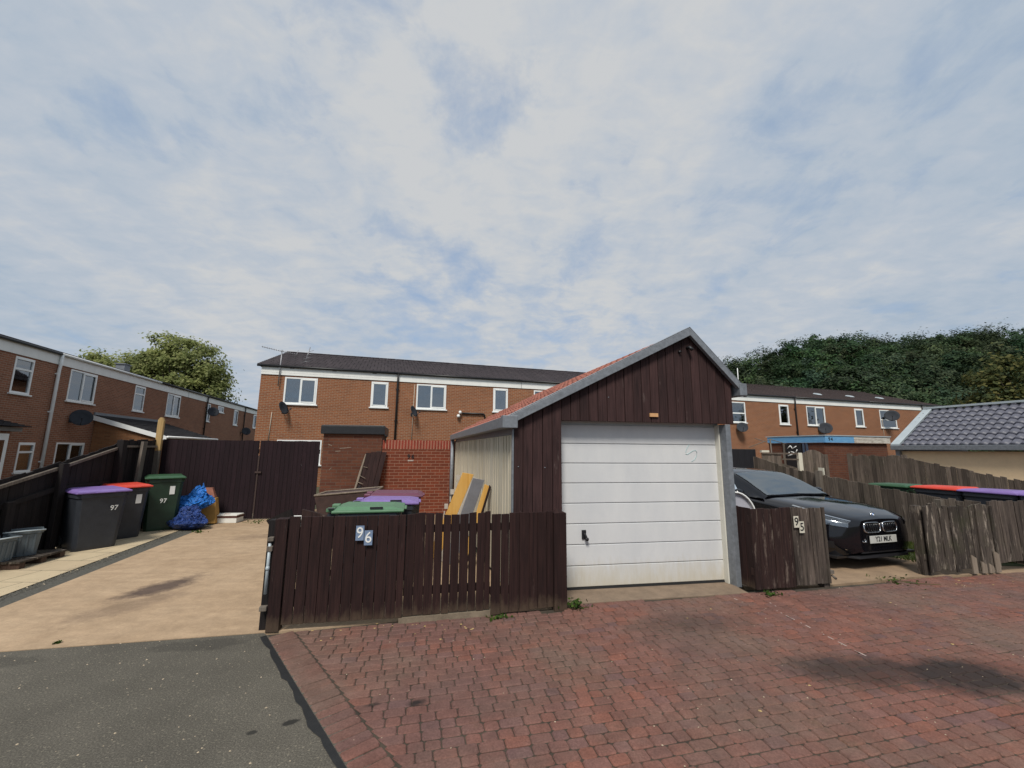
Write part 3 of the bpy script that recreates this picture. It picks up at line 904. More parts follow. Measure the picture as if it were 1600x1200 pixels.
# lean-to on the second house of the left row (its own thing: built against the wall)
lb = Vector((LO[0], LO[1], 0)) + hd(LH) * 5.17
t = thing('lean_to', 'brick lean-to with slate roof and white verge board beside the left row', 'extension', lb)
e = MB((LO[0], LO[1], 0), LH)
e.add([(5.17, -.02, 0), (5.17, -2.65, 0), (5.17, -2.65, 2.0), (5.17, -.02, 2.85)], [(0, 1, 2, 3)], 0)
e.add([(10.6, -.02, 0), (10.6, -2.65, 0), (10.6, -2.65, 2.0), (10.6, -.02, 2.85)], [(3, 2, 1, 0)], 0)
e.add([(5.17, -2.65, 0), (10.6, -2.65, 0), (10.6, -2.65, 2.0), (5.17, -2.65, 2.0)], [(0, 1, 2, 3)], 0)
e.build('wall', m_brick('lean_to_brick', (0.33, 0.15, 0.068), (0.24, 0.105, 0.05), (0.27, 0.18, 0.10)), t)
e = MB((LO[0], LO[1], 0), LH)
n_ = 12
for i in range(n_):
    ya, yb = -2.85 + 2.85 * i / n_, -2.85 + 2.85 * (i + 1) / n_
    f_ = lambda y_: 3.02 + y_ * 0.33
    e.add([(5.05, ya, f_(ya) + .03), (10.75, ya, f_(ya) + .03), (10.75, yb, f_(yb)), (5.05, yb, f_(yb))], [(0, 1, 2, 3)], 0, False, lambda p: (p.x, p.y))
    e.add([(5.05, ya, f_(ya)), (10.75, ya, f_(ya)), (10.75, ya, f_(ya) + .03), (5.05, ya, f_(ya) + .03)], [(0, 1, 2, 3)])
e.build('roof', M['slate'], t)
e = MB((LO[0], LO[1], 0), LH)
e.hexa([(5.04, -2.85, 1.90), (5.12, -2.85, 1.90), (5.12, 0, 2.78), (5.04, 0, 2.78), (5.04, -2.85, 2.10), (5.12, -2.85, 2.10), (5.12, 0, 2.99), (5.04, 0, 2.99)])
e.build('verge_board', M['upvc'], t)
e = MB((LO[0], LO[1], 0), LH); e.tube([(5.0, -2.9, 2.06), (10.8, -2.9, 2.06)], .06, 8); e.build('gutter', M['upvc'], t)
e = MB((LO[0], LO[1], 0), LH); e.box(5.05, 10.75, -.06, -.001, 3.0, 3.12); e.build('flashing', M['steel'], t)

pb = Vector((LO[0], LO[1], 0)) + hd(LH) * 0.2
t = thing('porch', 'small slate roofed brick porch on the nearest left row house', 'porch', pb)
e = MB((LO[0], LO[1], 0), LH)
e.box(-2.6, -.30, -.9, -.02, 0, 2.08); e.build('wall', M['brick_left'], t)
e = MB((LO[0], LO[1], 0), LH)
for i in range(6):
    ya, yb = -1.15 + 1.13 * i / 6, -1.15 + 1.13 * (i + 1) / 6
    za, zb = 2.24 + .3 * i / 6, 2.24 + .3 * (i + 1) / 6
    e.add([(-2.8, ya, za + .03), (.10, ya, za + .03), (.0, yb, zb), (-2.8, yb, zb)], [(0, 1, 2, 3)], 0, False, lambda p: (p.x, p.y))
    e.add([(-2.8, ya, za), (.10, ya, za), (.10, ya, za + .03), (-2.8, ya, za + .03)], [(0, 1, 2, 3)])
e.add([(.05, -1.15, 2.24), (.0, -.02, 2.24), (.0, -.02, 2.54)], [(0, 1, 2)])
e.build('roof', M['slate'], t)
e = MB((LO[0], LO[1], 0), LH); e.box(-2.7, -.02, -1.0, -.02, 2.085, 2.22); e.build('fascia', m_plain('grey_fascia', (.22, .21, .2), .7), t)
e = MB((LO[0], LO[1], 0), LH); e.box(-1.2, -.42, -.96, -.905, .05, 2.0); dr = e.build('door', M['upvc'], t)
e = MB((LO[0], LO[1], 0), LH); e.box(-1.05, -.57, -.975, -.962, 1.1, 1.8); e.build('pane', M['glass'], dr)


# satellite dishes -------------------------------------------------------------
def dish(o, h, s_, z_, label, face=200, r=0.33, tilt=20, arm=0.28):
    base = Vector((o[0], o[1], 0)) + hd(h) * s_ + Vector((0, 0, z_))
    t = thing('satellite_dish', label, 'satellite dish', base, 'satellite dishes on the house walls')
    nrm = -(hd(h + 90))
    e = MB(tuple(base), h)
    e.box(-.06, .06, -.02, -.001, -.08, .08)
    e.tube([(0, -.02, 0), (0, -arm, -.02), (0, -arm, .10)], .02, 8)
    e.build('bracket', M['dish'], t)
    d = (hd(face) * math.cos(R(tilt)) + Vector((0, 0, math.sin(R(tilt))))).normalized()
    rx = d.cross(Vector((0, 0, 1))).normalized(); ry = rx.cross(d).normalized()
    c = base + nrm * arm + Vector((0, 0, .10)) + d * .03
    e = MB(tuple(c), ax=rx, ay=ry, az=d)
    prof = [(0.001, 0.0), (r * .35, r * .03), (r * .7, r * .11), (r, r * .22), (r * 1.01, r * .20), (r * .7, r * .085), (r * .35, 0.0), (0.001, -.03)]
    e.lathe((0, 0, 0), [(a * 0.98, b) for a, b in prof], 28)
    e.build('reflector', M['dish'], t)
    e = MB(tuple(c), ax=rx, ay=ry, az=d)
    e.tube([(0, -r * .95, r * .2), (0, -r * .55, r * 1.0)], .012, 6)
    e.lathe((0, -r * .5, r * 1.02), [(.03, 0), (.035, .03), (.03, .07)], 10)
    e.build('feed_arm', M['dish'], t)
    return t


dish(TO, TH, 1.0, 3.2, 'grey satellite dish below the first window of the end terrace house', face=-5, r=.30, arm=.32)
dish(TO, TH, 6.5, 3.25, 'thin edge-on satellite dish beside the drainpipe of the second terrace house', face=-15, r=.28, arm=.32)
dish(TO, TH, 26.2, 2.98, 'dark satellite dish close to the top of the garage post', face=-110, r=.32)
dish(TO, TH, 33.2, 3.08, 'dark round satellite dish under the net curtained window', face=-125, r=.40)
dish(TO, TH, 39.5, 4.1, 'dark satellite dish crossing the window of the far end house', face=-130, r=.42, arm=.5)
dish(LO, LH, 3.7, 2.66, 'broad grey satellite dish on the left row wall beside the white downpipe', face=-40, r=.36, arm=.36)
dish(LO, LH, 16.7, 4.0, 'far dish on the black downpipe of the left row', face=-40, r=.36, arm=.4)
dish(LO, LH, 24.3, 2.9, 'farthest low dish on the left row just above the dark back fence', face=-40, r=.36, arm=.4)

# wall lamp with its pipe, cables
tb = Vector((TO[0], TO[1], 0)) + hd(TH) * 8.8
t = thing('wall_lamp', 'twin white flood lamps with a dark conduit on the terrace wall', 'lamp', tb + Vector((0, 0, 3.35)))
e = MB((TO[0], TO[1], 0), TH); e.tube([(8.9, -.06, 3.39), (10.0, -.06, 3.39), (10.06, -.06, 3.33), (10.06, -.06, 2.9)], .04, 8); e.build('conduit', M['black_pipe'], t)
e = MB((TO[0], TO[1], 0), TH); e.lathe((8.8, -.12, 3.42), [(.03, -.07), (.07, -.05), (.075, .04), (.04, .08)], 12); e.build('lamp_head', M['upvc'], t)
e = MB((TO[0], TO[1], 0), TH); e.lathe((8.72, -.12, 3.24), [(.03, -.07), (.08, -.05), (.08, .04), (.04, .08)], 12); e.build('lamp_head', M['upvc'], t)
for (s_, z0, z1, lab) in ((.55, 1.9, 3.15, 'pale cable running down from the first dish to the dark fence'), (6.55, 1.8, 4.7, 'pale cable down the wall between pipe and pair window'), (39.25, 2.2, 4.0, 'pale cable hanging from the dish of the far end house')):
    e = MB((TO[0], TO[1], 0), TH); e.tube([(s_ + .02, -.02, z1), (s_ - .02, -.02, z0)], .016, 6)
    tag(e.build('wall_cable', M['cable']), lab, 'cable')

# TV aerials
ab = Vector((TO[0], TO[1], 0)) + hd(TH) * 0.75
t = thing('tv_aerial', 'long yagi TV aerial on a pole at the left end of the terrace roof', 'aerial', ab + Vector((0, 0, 4.4)))
e = MB((TO[0], TO[1], 0), TH); e.tube([(.72, -.09, 4.3), (.75, -.12, 5.92)], .022, 8); e.build('mast', M['alu'], t)
e = MB((TO[0], TO[1], 0), TH)
e.tube([(-.05, -.15, 6.0), (1.35, -.15, 5.74)], .011, 6)
for i in range(15):
    x = -.02 + i * .092; z_ = 6.0 - (x + .05) * .186
    e.tube([(x, -.15 - .10, z_), (x, -.15 + .10, z_)], .007, 5)
    e.tube([(x, -.15, z_ - .03), (x, -.15, z_ + .05)], .006, 5)
e.tube([(1.3, -.15, 5.6), (1.4, -.15, 5.95)], .011, 5)
e.build('antenna', M['alu'], t)
t = thing('tv_aerial', 'thin grid TV aerial leaning above the roof of the end terrace house', 'aerial', ab + hd(TH) * .8 + Vector((0, 0, 5.4)))
e = MB((TO[0], TO[1], 0), TH)
e.tube([(1.55, .6, 5.4), (1.75, .6, 6.3)], .018, 6); e.build('mast', M['alu'], t)
e = MB((TO[0], TO[1], 0), TH)
for i in range(4):
    e.tube([(1.4 + i * .1, .58, 5.55 + i * .17), (1.85 + i * .02, .58, 5.65 + i * .17)], .009, 5)
e.build('antenna', M['alu'], t)
e = MB((TO[0], TO[1], 0), TH); e.tube([(27.0, .5, 5.3), (27.02, .5, 7.0)], .025, 6)
t = thing('roof_pole', 'slim pale pole standing on the roof right of the garage', 'pole', Vector((TO[0], TO[1], 5.3)) + hd(TH) * 27)
e.build('pole', M['upvc'], t)
for s_, d_ in ((27.9, 1.3), (35.3, 1.5), (38.6, 1.5), (42.0, 1.6)):
    z_ = 5.24 + (6.9 - 5.24) / 5.12 * (d_ + .12)
    e = MB((TO[0], TO[1], 0), TH); e.hexa([(s_ - .22, d_ - .2, z_ - .03), (s_ + .22, d_ - .2, z_ - .03), (s_ + .2, d_ + .2, z_ + .09), (s_ - .2, d_ + .2, z_ + .09),
                                          (s_ - .18, d_ - .1, z_ + .07), (s_ + .18, d_ - .1, z_ + .07), (s_ + .15, d_ + .15, z_ + .15), (s_ - .15, d_ + .15, z_ + .15)])
    tag(e.build('roof_vent', M['steel_pale']), {27.9: 'pale roof vent beside the slim pole near the garage', 35.3: 'pale roof vent over the net curtained house', 38.6: 'middle pale roof vent toward the far end of the terrace', 42.0: 'last pale roof vent at the far end of the terrace'}[s_], 'roof vent', 'roof vents')
e = MB((LO[0], LO[1], 0), LH); e.box(9.0, 9.5, 1.2, 1.6, 5.6, 6.0); e.box(8.95, 9.55, 1.15, 1.65, 6.001, 6.05)
tag(e.build('roof_vent', M['steel']), 'small grey flue box on the left row roof before the tree', 'roof vent')

# ------------------------------------------------------------------ the wooden garage
GO = Vector((2.80, 5.35, 0)) - hd(10) * 2.82
GA, GB = hd(10), hd(104)
GF = dict(o=tuple(GO), ax=GA, ay=GB)
GL = 6.1
gar = thing('garage', 'single wooden garage with white sectional door and red tiled roof', 'garage', GO)
APX, APZ, REX, REZ, LEZ = 2.325, 3.20, 3.02, 2.47, 2.02
roofz = lambda x: LEZ + (APZ - LEZ) * x / APX if x <= APX else APZ + (REZ - APZ) * (x - APX) / (REX - APX)
# cladding boards on the gable
g = MB(**GF)
x = 0.0
while x < 2.93:
    w = min(0.118, 2.93 - x)
    if 2.93 - x - w < .04:
        w = 2.93 - x
    z0 = 0.03 if x < 0.53 else 2.0
    xa, xb = x + .0035, x + w - .0035
    yj = random.uniform(0, .006)
    for (c0, c1) in ([(xa, xb)] if not (xa < APX < xb) else [(xa, APX - .0005), (APX + .0005, xb)]):
        g.hexa([(c0, yj, z0), (c1, yj, z0), (c1, .03, z0), (c0, .03, z0), (c0, yj, roofz(c0) - .02), (c1, yj, roofz(c1) - .02), (c1, .03, roofz(c1) - .02), (c0, .03, roofz(c0) - .02)])
    x += w
g.build('cladding', M['clad'], gar, bevel=0.004)
g = MB(**GF)                                  # solid gable behind the boards, side, back
g.add([(.01, .031, 0), (.55, .031, 0), (.55, .031, 2.02), (2.92, .031, 2.02), (2.92, .031, 2.5), (APX, .031, 3.14), (.01, .031, 1.98)], [(0, 1, 2, 3, 4, 5, 6)])
g.add([(.55, .031, 0), (.55, .20, 0), (.55, .20, 2.02), (.55, .031, 2.02)], [(0, 1, 2, 3)])
g.add([(.55, .031, 2.02), (2.92, .031, 2.02), (2.92, .24, 2.02), (.55, .24, 2.02)], [(3, 2, 1, 0)])
g.build('gable_back', M['black'], gar)
g = MB(**GF)
pw = 0.61
for i in range(10):
    t0, t1 = .04 + i * pw + .004, .04 + min((i + 1) * pw - .004, GL)
    g.box(-.005 + random.uniform(0, .004), .06, t0, t1, 0.02, 1.82)
    for k_ in range(3):
        tt = t0 + (k_ + 1) * (t1 - t0) / 4
        g.box(-.014, -.0055, tt - .012, tt + .012, 0.03, 1.81)
g.box(.0, .06, .04, GL, 1.825, 1.97, 1)
g.add([(.05, GL, 0), (2.93, GL, 0), (2.93, GL, 2.4), (APX, GL, 3.1), (.05, GL, 2.0)], [(4, 3, 2, 1, 0)])
g.box(2.86, 2.93, .3, GL, 0.0, 2.35)
g.build('side_wall', [M['conc_panel'], M['steel']], gar)
g = MB(**GF); g.box(-.016, .004, -.003, .03, 0.0, 1.89); g.build('corner_trim', M['steel'], gar)


def pantile(mb, O, e, gv, n, le, lg, period=.19, step=.34, amp=.02, res=10, m=0, lift=.022):
    nu = int(le / period * res); rows = int(math.ceil(lg / step))
    O, e, gv, n = Vector(O), Vector(e), Vector(gv), Vector(n)
    for r_ in range(rows):
        ga, gb = r_ * step, min((r_ + 1) * step, lg)
        P = []
        for (q, lf) in ((ga, -.006), (ga, lift), ((ga + gb) / 2, lift * .55), (gb, .002)):
            for i in range(nu + 1):
                t_ = i / nu * le
                hh = amp * (math.sin(2 * math.pi * t_ / period) + 0.3 * math.sin(4 * math.pi * t_ / period + 1.0)) + lf
                P.append(tuple(O + e * t_ + gv * q + n * hh))
        w_ = nu + 1
        Fs = [(j * w_ + i, j * w_ + i + 1, (j + 1) * w_ + i + 1, (j + 1) * w_ + i) for j in range(3) for i in range(nu)]
        mb.add(P, Fs, m, True)


g = MB()
OF = -.07
a0 = GO + GA * -.08 + GB * OF + Vector((0, 0, LEZ - .035)); a1 = GO + GA * APX + GB * OF + Vector((0, 0, APZ + .0))
gv = (a1 - a0); lg = gv.length; gv.normalize(); nn = GB.cross(gv) * -1
if nn.z < 0:
    nn = -nn
pantile(g, a0 + GB * .02, GB, gv, nn, GL + .1, lg, amp=.026, lift=.03)
b0 = GO + GA * (REX + .05) + GB * OF + Vector((0, 0, REZ - .02)); b1 = a1
hv = (b1 - b0); lh = hv.length; hv.normalize(); n2 = GB.cross(hv)
if n2.z < 0:
    n2 = -n2
pantile(g, b0 + GB * .02, GB, hv, n2, GL + .1, lh)
g.build('roof', M['red_pantile'], gar)
# barge boards: bent metal verges on the front gable
for (xa, xb) in ((-.10, APX), (APX, REX + .07)):
    g = MB(**GF)
    za, zb = roofz(max(xa, 0)) + (xa if xa < 0 else 0) * .5, roofz(min(xb, REX)) + (-.06 if xb > REX else 0)
    g.hexa([(xa, -.075, za - .055), (xb, -.075, zb - .055), (xb, -.02, zb - .055), (xa, -.02, za - .055), (xa, -.075, za + .05), (xb, -.075, zb + .05), (xb, -.02, zb + .05), (xa, -.02, za + .05)])
    g.hexa([(xa, -.075, za + .052), (xb, -.075, zb + .052), (xb, .06, zb + .052), (xa, .06, za + .052), (xa, -.075, za + .062), (xb, -.075, zb + .062), (xb, .06, zb + .062), (xa, .06, za + .062)])
    g.build('barge_board', M['steel'], gar, bevel=.004)
g = MB(**GF); g.hexa([(-.14, -.08, 1.90), (-.01, -.08, 1.90), (-.01, GL + .1, 1.88), (-.14, GL + .1, 1.88), (-.14, -.08, 2.03), (-.01, -.08, 2.03), (-.01, GL + .1, 2.0), (-.14, GL + .1, 2.0)])
g.box(-.15, .03, -.085, .015, 1.895, 2.04)
g.build('gutter', M['steel'], gar, bevel=.006)
g = MB(**GF); g.box(2.985, 3.09, -.085, GL, 2.37, 2.53); g.build('gutter', M['steel'], gar, bevel=.006)
g = MB(**GF); g.tube([(-.085, GL - .02, 1.92), (-.085, GL - .02, 0.02)], .045, 10); g.build('downpipe', M['steel'], gar)
g = MB(**GF); g.box(2.805, 2.875, .002, .19, 0.0, 1.995); g.build('jamb_post', M['steel'], gar, bevel=.004)
g = MB(**GF); g.box(2.785, 2.803, .115, .19, 0.012, 1.99); g.build('door_frame', M['frame_cream'], gar)
g = MB(**GF); g.box(.555, .62, .165, .25, .012, 1.99); g.build('door_frame', M['frame_cream'], gar)
# sectional door: eight panels with shadow gaps
g = MB(**GF)
zs = [0.035 + i * (1.97 - .035) / 8 for i in range(9)]
for i in range(8):
    g.box(.60, 2.80, .185, .23, zs[i] + .004, zs[i + 1] - .004)
g.box(.56, 2.86, .205, .225, .03, 2.045)
door = g.build('door', M['white_door'], gar, bevel=.006)
g = MB(**GF); g.box(.60, 2.80, .18, .24, 0.011, .032); g.build('seal', M['rubber'], door)
g = MB(**GF)
g.box(.895, .95, .168, .184, .585, .69); g.tube([(.922, .158, .655), (.938, .145, .61), (.945, .145, .585)], .015, 8); g.lathe((.945, .145, .588), [(.001, -.022), (.022, -.016), (.022, .016), (.001, .022)], 12, 0, 'y')
g.build('handle', M['black'], door, bevel=.006)
# faint teal scribble and a grey smear on the door
g = MB(**GF)
pts = [(2.42 + .09 * math.sin(i * .55) * (1 - i * .015), .1825, 1.56 + .012 * i - .05 * math.cos(i * .8)) for i in range(12)]
g.tube(pts, .0035, 5); g.build('scribble', m_plain('faint_teal', (.38, .54, .54), .7), door)
g = MB(**GF)
g.box(1.74, 1.85, -.018, .001, 2.07, 2.115); g.build('plate', M['orange'], gar)
g = MB(**GF)
g.tube([(2.32, .0, 2.99), (2.32, -.05, 2.99), (2.335, -.08, 2.95)], .022, 8); g.tube([(2.20, 0, 2.93), (2.20, -.03, 2.93)], .018, 8); g.build('hook', M['black'], gar)
g = MB(**GF)
for (x_, z_) in ((.06, 1.45), (.38, 1.44), (1.2, 2.3)):
    g.lathe((x_, -.002, z_), [(.001, -.004), (.007, -.002), (.007, .004)], 8, 0, 'y')
g.build('bolt', M['steel'], gar)


# ------------------------------------------------------------------ fences
def boards(mb, s0, s1, zb, zt, w=.1, gap=.006, th=.018, y=0.0, jz=.012, jy=.004, lean=0.0, m=0, jw=.01):
    zb_ = zb if callable(zb) else (lambda s_: zb)
    zt_ = zt if callable(zt) else (lambda s_: zt)
    s_ = s0
    while s_ < s1 - .02:
        ww = min(w + random.uniform(-jw, jw), s1 - s_)
        gp = gap() if callable(gap) else gap
        a, b = s_ + gp / 2, s_ + ww - gp / 2
        dz = random.uniform(-jz, jz); dzb = random.uniform(0, jz)
        yy = y + random.uniform(-jy, jy)
        l0 = random.uniform(-lean, lean)
        mb.hexa([(a, yy, zb_(a) + dzb), (b, yy, zb_(b) + dzb), (b, yy + th, zb_(b) + dzb), (a, yy + th, zb_(a) + dzb),
                 (a + l0, yy, zt_(a) + dz), (b + l0, yy, zt_(b) + dz), (b + l0, yy + th, zt_(b) + dz), (a + l0, yy + th, zt_(a) + dz)], m)
        s_ += ww


def tile_digits(o, h, parent, spec, tmat, dmat, size=.14):
    """number tiles screwed on a fence: each tile a part, its digit a sub-part"""
    for (s_, z_, ch, w_, h_) in spec:
        g = MB(o, h); g.box(s_ - w_ / 2, s_ + w_ / 2, -.030, -.022, z_ - h_ / 2, z_ + h_ / 2)
        tl = g.build('number_tile', tmat, parent)
        pos = Vector((o[0], o[1], 0)) + hd(h) * s_ - hd(h + 90) * .0325 + Vector((0, 0, z_))
        text_obj('digit', ch, size, pos, hd(h), (0, 0, 1), dmat, tl, .0015, 0.95, .0004)


# fence 96: left panel (gate), middle panel, right panel with end post
A0, A1 = Vector((-2.20, 3.99, 0)), Vector((-1.03, 4.20, 0))
hA = math.degrees(math.atan2((A1 - A0).y, (A1 - A0).x)); lA = (A1 - A0).length
gate = thing('wooden_gate', 'dark stained plank gate with blue 96 number tiles', 'gate', A0)
g = MB(A0, hA)
boards(g, .12, lA, .055, 1.0, .103, lambda: random.choice((.003, .004, .006)), .02, 0, .004)
g.build('board', M['fence_dark'], gate, bevel=.003)
g = MB(A0, hA)
g.box(.11, lA - .02, .021, .05, .80, .90); g.box(.11, lA - .02, .021, .05, .20, .30)
g.hexa([(.12, .021, .3), (.22, .021, .3), (.22, .045, .3), (.12, .045, .3), (lA - .12, .021, .8), (lA - .02, .021, .8), (lA - .02, .045, .8), (lA - .12, .045, .8)])
g.build('rail', M['fence_dark'], gate)
g = MB(A0, hA); g.box(.0, .11, -.005, .10, 0.0, .985); g.build('post', M['fence_dark'], gate, bevel=.005)
g = MB(A0, hA); g.box(-.075, -.004, .05, .13, 0.0, .97); g.build('hanging_post', M['fence_old_dark'], gate, bevel=.005)
g = MB(A0, hA)
g.box(-.045, .005, -.025, .03, .79, .825); g.box(-.05, .0, -.02, .02, .70, .745); g.box(-.06, .0, -.03, .02, .19, .23)
g.build('hinge', M['rail'], gate, bevel=.004)
g = MB(A0, hA); g.tube([(-.03, .0, .77), (-.03, .0, .33)], .014, 8); g.lathe((-.03, 0, .55), [(.014, -.02), (.02, 0), (.014, .02)], 8); g.build('bolt', M['steel_pale'], gate)
tile_digits(A0, hA, gate, [(.765, .845, '9', .075, .135), (.845, .80, '6', .075, .135)], M['blue_tile'], M['white_print'])

B1 = Vector((-.20, 4.40, 0)); hB = math.degrees(math.atan2((B1 - A1).y, (B1 - A1).x)); lB = (B1 - A1).length
fm = thing('boarded_fence', 'dark slatted fence panel with light gaps between its boards', 'fence', A1, 'dark fence panels of number 96')
g = MB(A1, hB)
boards(g, .005, lB - .005, .06, lambda s_: 1.0 + .012 * math.sin(s_ * 9), .088, lambda: random.choice((.002, .004, .009, .003, .007)), .018, .012, .008, lean=.004)
g.build('board', M['fence_dark'], fm, bevel=.003)
g = MB(A1, hB); g.box(0, lB, .034, .07, .82, .89); g.box(0, lB, .034, .07, .24, .31); g.build('rail', M['fence_dark'], fm)
g = MB(A1, hB); g.box(-.03, lB + .05, .0, .09, 0.0, .055); g.build('base_board', m_plain('base_concrete', (.19, .15, .105), .95, var=.35, scale=7, bump=.3), fm)

C1 = Vector((.50, 4.585, 0)); hC = math.degrees(math.atan2((C1 - B1).y, (C1 - B1).x)); lC = (C1 - B1).length
fr_ = thing('boarded_fence', 'dark close boarded fence panel ending at the pointed post by the white door', 'fence', B1, 'dark fence panels of number 96')
g = MB(B1, hC)
boards(g, .0, lC - .05, lambda s_: .015 + .03 * s_, lambda s_: .985 + .02 * s_, .098, lambda: random.choice((.003, .004, .007, .003)), .02, -.012, .006)
g.build('board', M['fence_dark'], fr_, bevel=.003)
g = MB(B1, hC); g.box(0, lC - .05, .01, .045, .82, .89); g.box(0, lC - .05, .01, .045, .2, .27); g.build('rail', M['fence_dark'], fr_)
g = MB(B1, hC)
for a, b, y0_, y1_ in ((lC - .05, lC + .09, -.04, .09),):
    g.box(a, b, y0_, y1_, 0, .975)
    g.add([(a - .004, y0_ - .004, .976), (b + .004, y0_ - .004, .976), (b + .004, y1_, .976), (a - .004, y1_, .976), ((a + b) / 2 - .02, .02, 1.02)], [(0, 1, 4), (1, 2, 4), (2, 3, 4), (3, 0, 4), (3, 2, 1, 0)])
g.build('post', M['fence_dark'], fr_, bevel=.004)

# fence 95: dark return beside the garage, then weathered boards with 95 tiles
D0, D1, D2 = Vector((2.85, 5.38, 0)), Vector((2.89, 5.12, 0)), Vector((3.98, 5.36, 0))
f5 = thing('fence', 'short worn fence with cream 95 number tiles next to the garage', 'fence', D1)
g = MB(D1, 13)
boards(g, 0, .58, .04, .965, .105, .004, .02, 0, .008, m=0)
g.build('board', M['fence_brown95'], f5, bevel=.003)
g = MB(D1, 13)
boards(g, .585, 1.11, .05, .955, .095, lambda: random.choice((.004, .010)), .022, 0, .014, .006, .006)
g.build('board', M['fence_grey'], f5, bevel=.003)
v_ = (D0 - D1); hR = math.degrees(math.atan2(v_.y, v_.x))
g = MB(D1, hR); boards(g, 0.02, v_.length, .04, .97, .10, .004, .02, -.02, .008); g.build('board', M['fence_dark'], f5, bevel=.003)
g = MB(D1, 13); g.box(0, 1.09, .024, .06, .8, .88); g.box(0, 1.09, .024, .06, .2, .28); g.build('rail', M['fence_brown95'], f5)
g = MB(D1, 13); g.box(1.02, 1.11, .03, .12, 0, .93); g.build('post', M['fence_grey'], f5)
g = MB(D1, 13); g.box(1.11, 1.16, .0, .05, .16, .20); g.tube([(1.14, .02, .14), (1.18, .0, .10)], .015, 6); g.build('latch', M['rail'], f5)
tile_digits(D1, 13, f5, [(.63, .80, '9', .07, .135), (.705, .735, '5', .07, .135)], M['cream_tile'], M['black'], .135)

# right front fence, rough and mossy
E0, E1 = Vector((5.67, 5.85, 0)), Vector((8.18, 6.27, 0))
hE = math.degrees(math.atan2((E1 - E0).y, (E1 - E0).x))
fE = thing('fence', 'rough mossy broken bottomed fence in front of the coloured bin lids', 'fence', E0)
g = MB(E0, hE)
boards(g, .02, 1.22, lambda s_: .03 + .03 * abs(math.sin(s_ * 7)), lambda s_: .93 + .035 * math.sin(s_ * 5) * math.sin(s_ * 11), .088, lambda: random.choice((.002, .004, .012)), .022, 0, .03, .012, .012)
g.build('board', M['fence_moss'], fE, bevel=.004)
g = MB(E0, hE)
boards(g, 1.2, 2.5, lambda s_: .05 + .05 * s_, lambda s_: .97, .095, lambda: random.choice((.003, .006)), .02, .03, .02, .008, .008)
g.build('board', M['fence_grey'], fE, bevel=.004)
g = MB(E0, hE)
for s_, z1_ in ((.70, .22), (.86, .13), (.98, .10), (1.1, .26)):
    g.hexa([(s_, -.016, .02), (s_ + .085, -.016, .02), (s_ + .085, -.002, .02), (s_, -.002, .02), (s_, -.016, z1_ + .05), (s_ + .085, -.016, z1_), (s_ + .085, -.002, z1_), (s_, -.002, z1_ + .04)])
g.build('broken_board', M['edge_pale'], fE)
g = MB(E0, hE); g.box(.0, 2.5, .052, .09, .74, .82); g.box(.0, 2.5, .052, .09, .2, .28); g.box(-.01, .09, .06, .15, 0, .92); g.build('rail', M['fence_moss'], fE)

# fence between bay 95 and the next plot (raked), bins stand behind it
FO = (7.35, 7.9); FH = 106
fA = thing('fence', 'long silvered close boarded fence sloping down behind the black car', 'fence', (7.85, 6.2))
g = MB(FO, FH)
zt_ = lambda s_: float(np.interp(s_, [-1.7, -.5, .3, 1.4, 2.3, 3.2], [.82, .89, .97, 1.13, 1.27, 1.50]))
boards(g, -1.75, 3.3, .02, zt_, .10, lambda: random.choice((.003, .005)), .02, -.02, .02, .006)
g.build('board', M['fence_grey2'], fA, bevel=.003)
g = MB(FO, FH)
g.box(1.48, 1.58, .0, .1, 0, 1.24); g.build('post', M['rail'], fA)
g = MB(FO, FH); g.box(-.6, -.5, .0, .1, 0, .85); g.build('post', M['rail'], fA)
g = MB(FO, FH); g.box(1.47, 1.585, -.05, -.022, 1.08, 1.30); g.build('post_cap', M['cream_tile'], fA)

# cluster at the back of bay 95
t = thing('boarded_fence', 'dark charcoal fence panel beside the garage post behind the car', 'fence', (6.9, 13.0))
g = MB((6.75, 13.0), 3); boards(g, 0, .95, 0, 1.72, .19, .003, .02, 0, .002); g.build('board', m_wood('charcoal_board', (.010, .010, .013), (.018, .018, .022), tint=.2), t)
g = MB((6.75, 13.0), 3); g.box(-.05, .04, .025, .1, 0, 1.76); g.build('post', M['black'], t)
t = thing('boarded_fence', 'grey boarded panel with a pale post and open trellis top behind the car', 'fence', (7.8, 12.8))
g = MB((7.72, 12.8), 3)
boards(g, 0, .62, 0, 1.60, .1, .004, .02, 0, .006); boards(g, .62, 1.12, 0, lambda s_: 1.30 - .3 * (s_ - .62), .1, .004, .02, 0, .006)
g.build('board', M['fence_grey2'], t)
g = MB((7.72, 12.8), 3); g.box(0, 1.16, -.03, -.002, 1.57, 1.62); g.box(.62, 1.16, -.03, -.002, 1.40, 1.44); g.box(.66, .70, -.03, -.002, 1.441, 1.569); g.build('rail', M['fence_grey2'], t)
g = MB((7.72, 12.8), 3); g.box(1.14, 1.26, -.05, .05, 0, 1.62); g.build('post', M['cream_tile'], t, bevel=.01)
g = MB((7.72, 12.8), 3); g.box(-.02, .22, -.04, .05, 1.625, 1.69); g.build('coping', M['cream_tile'], t)
t = thing('garden_gate', 'arched top grey boarded gate beside the pale post', 'gate', (9.0, 12.9))
g = MB((9.02, 12.9), 3); boards(g, 0, .72, .05, lambda s_: 1.58 + .14 * math.sin(math.pi * s_ / .72), .09, .006, .02, 0, .002); g.build('board', M['fence_grey2'], t)
g = MB((9.02, 12.9), 3); g.box(.73, .84, 0, .08, 0, 1.58); g.build('post', M['fence_grey2'], t)
g = MB((9.02, 12.9), 3); g.box(0, .72, .022, .05, 1.2, 1.3); g.box(0, .72, .022, .05, .3, .4); g.build('rail', M['fence_grey2'], t)

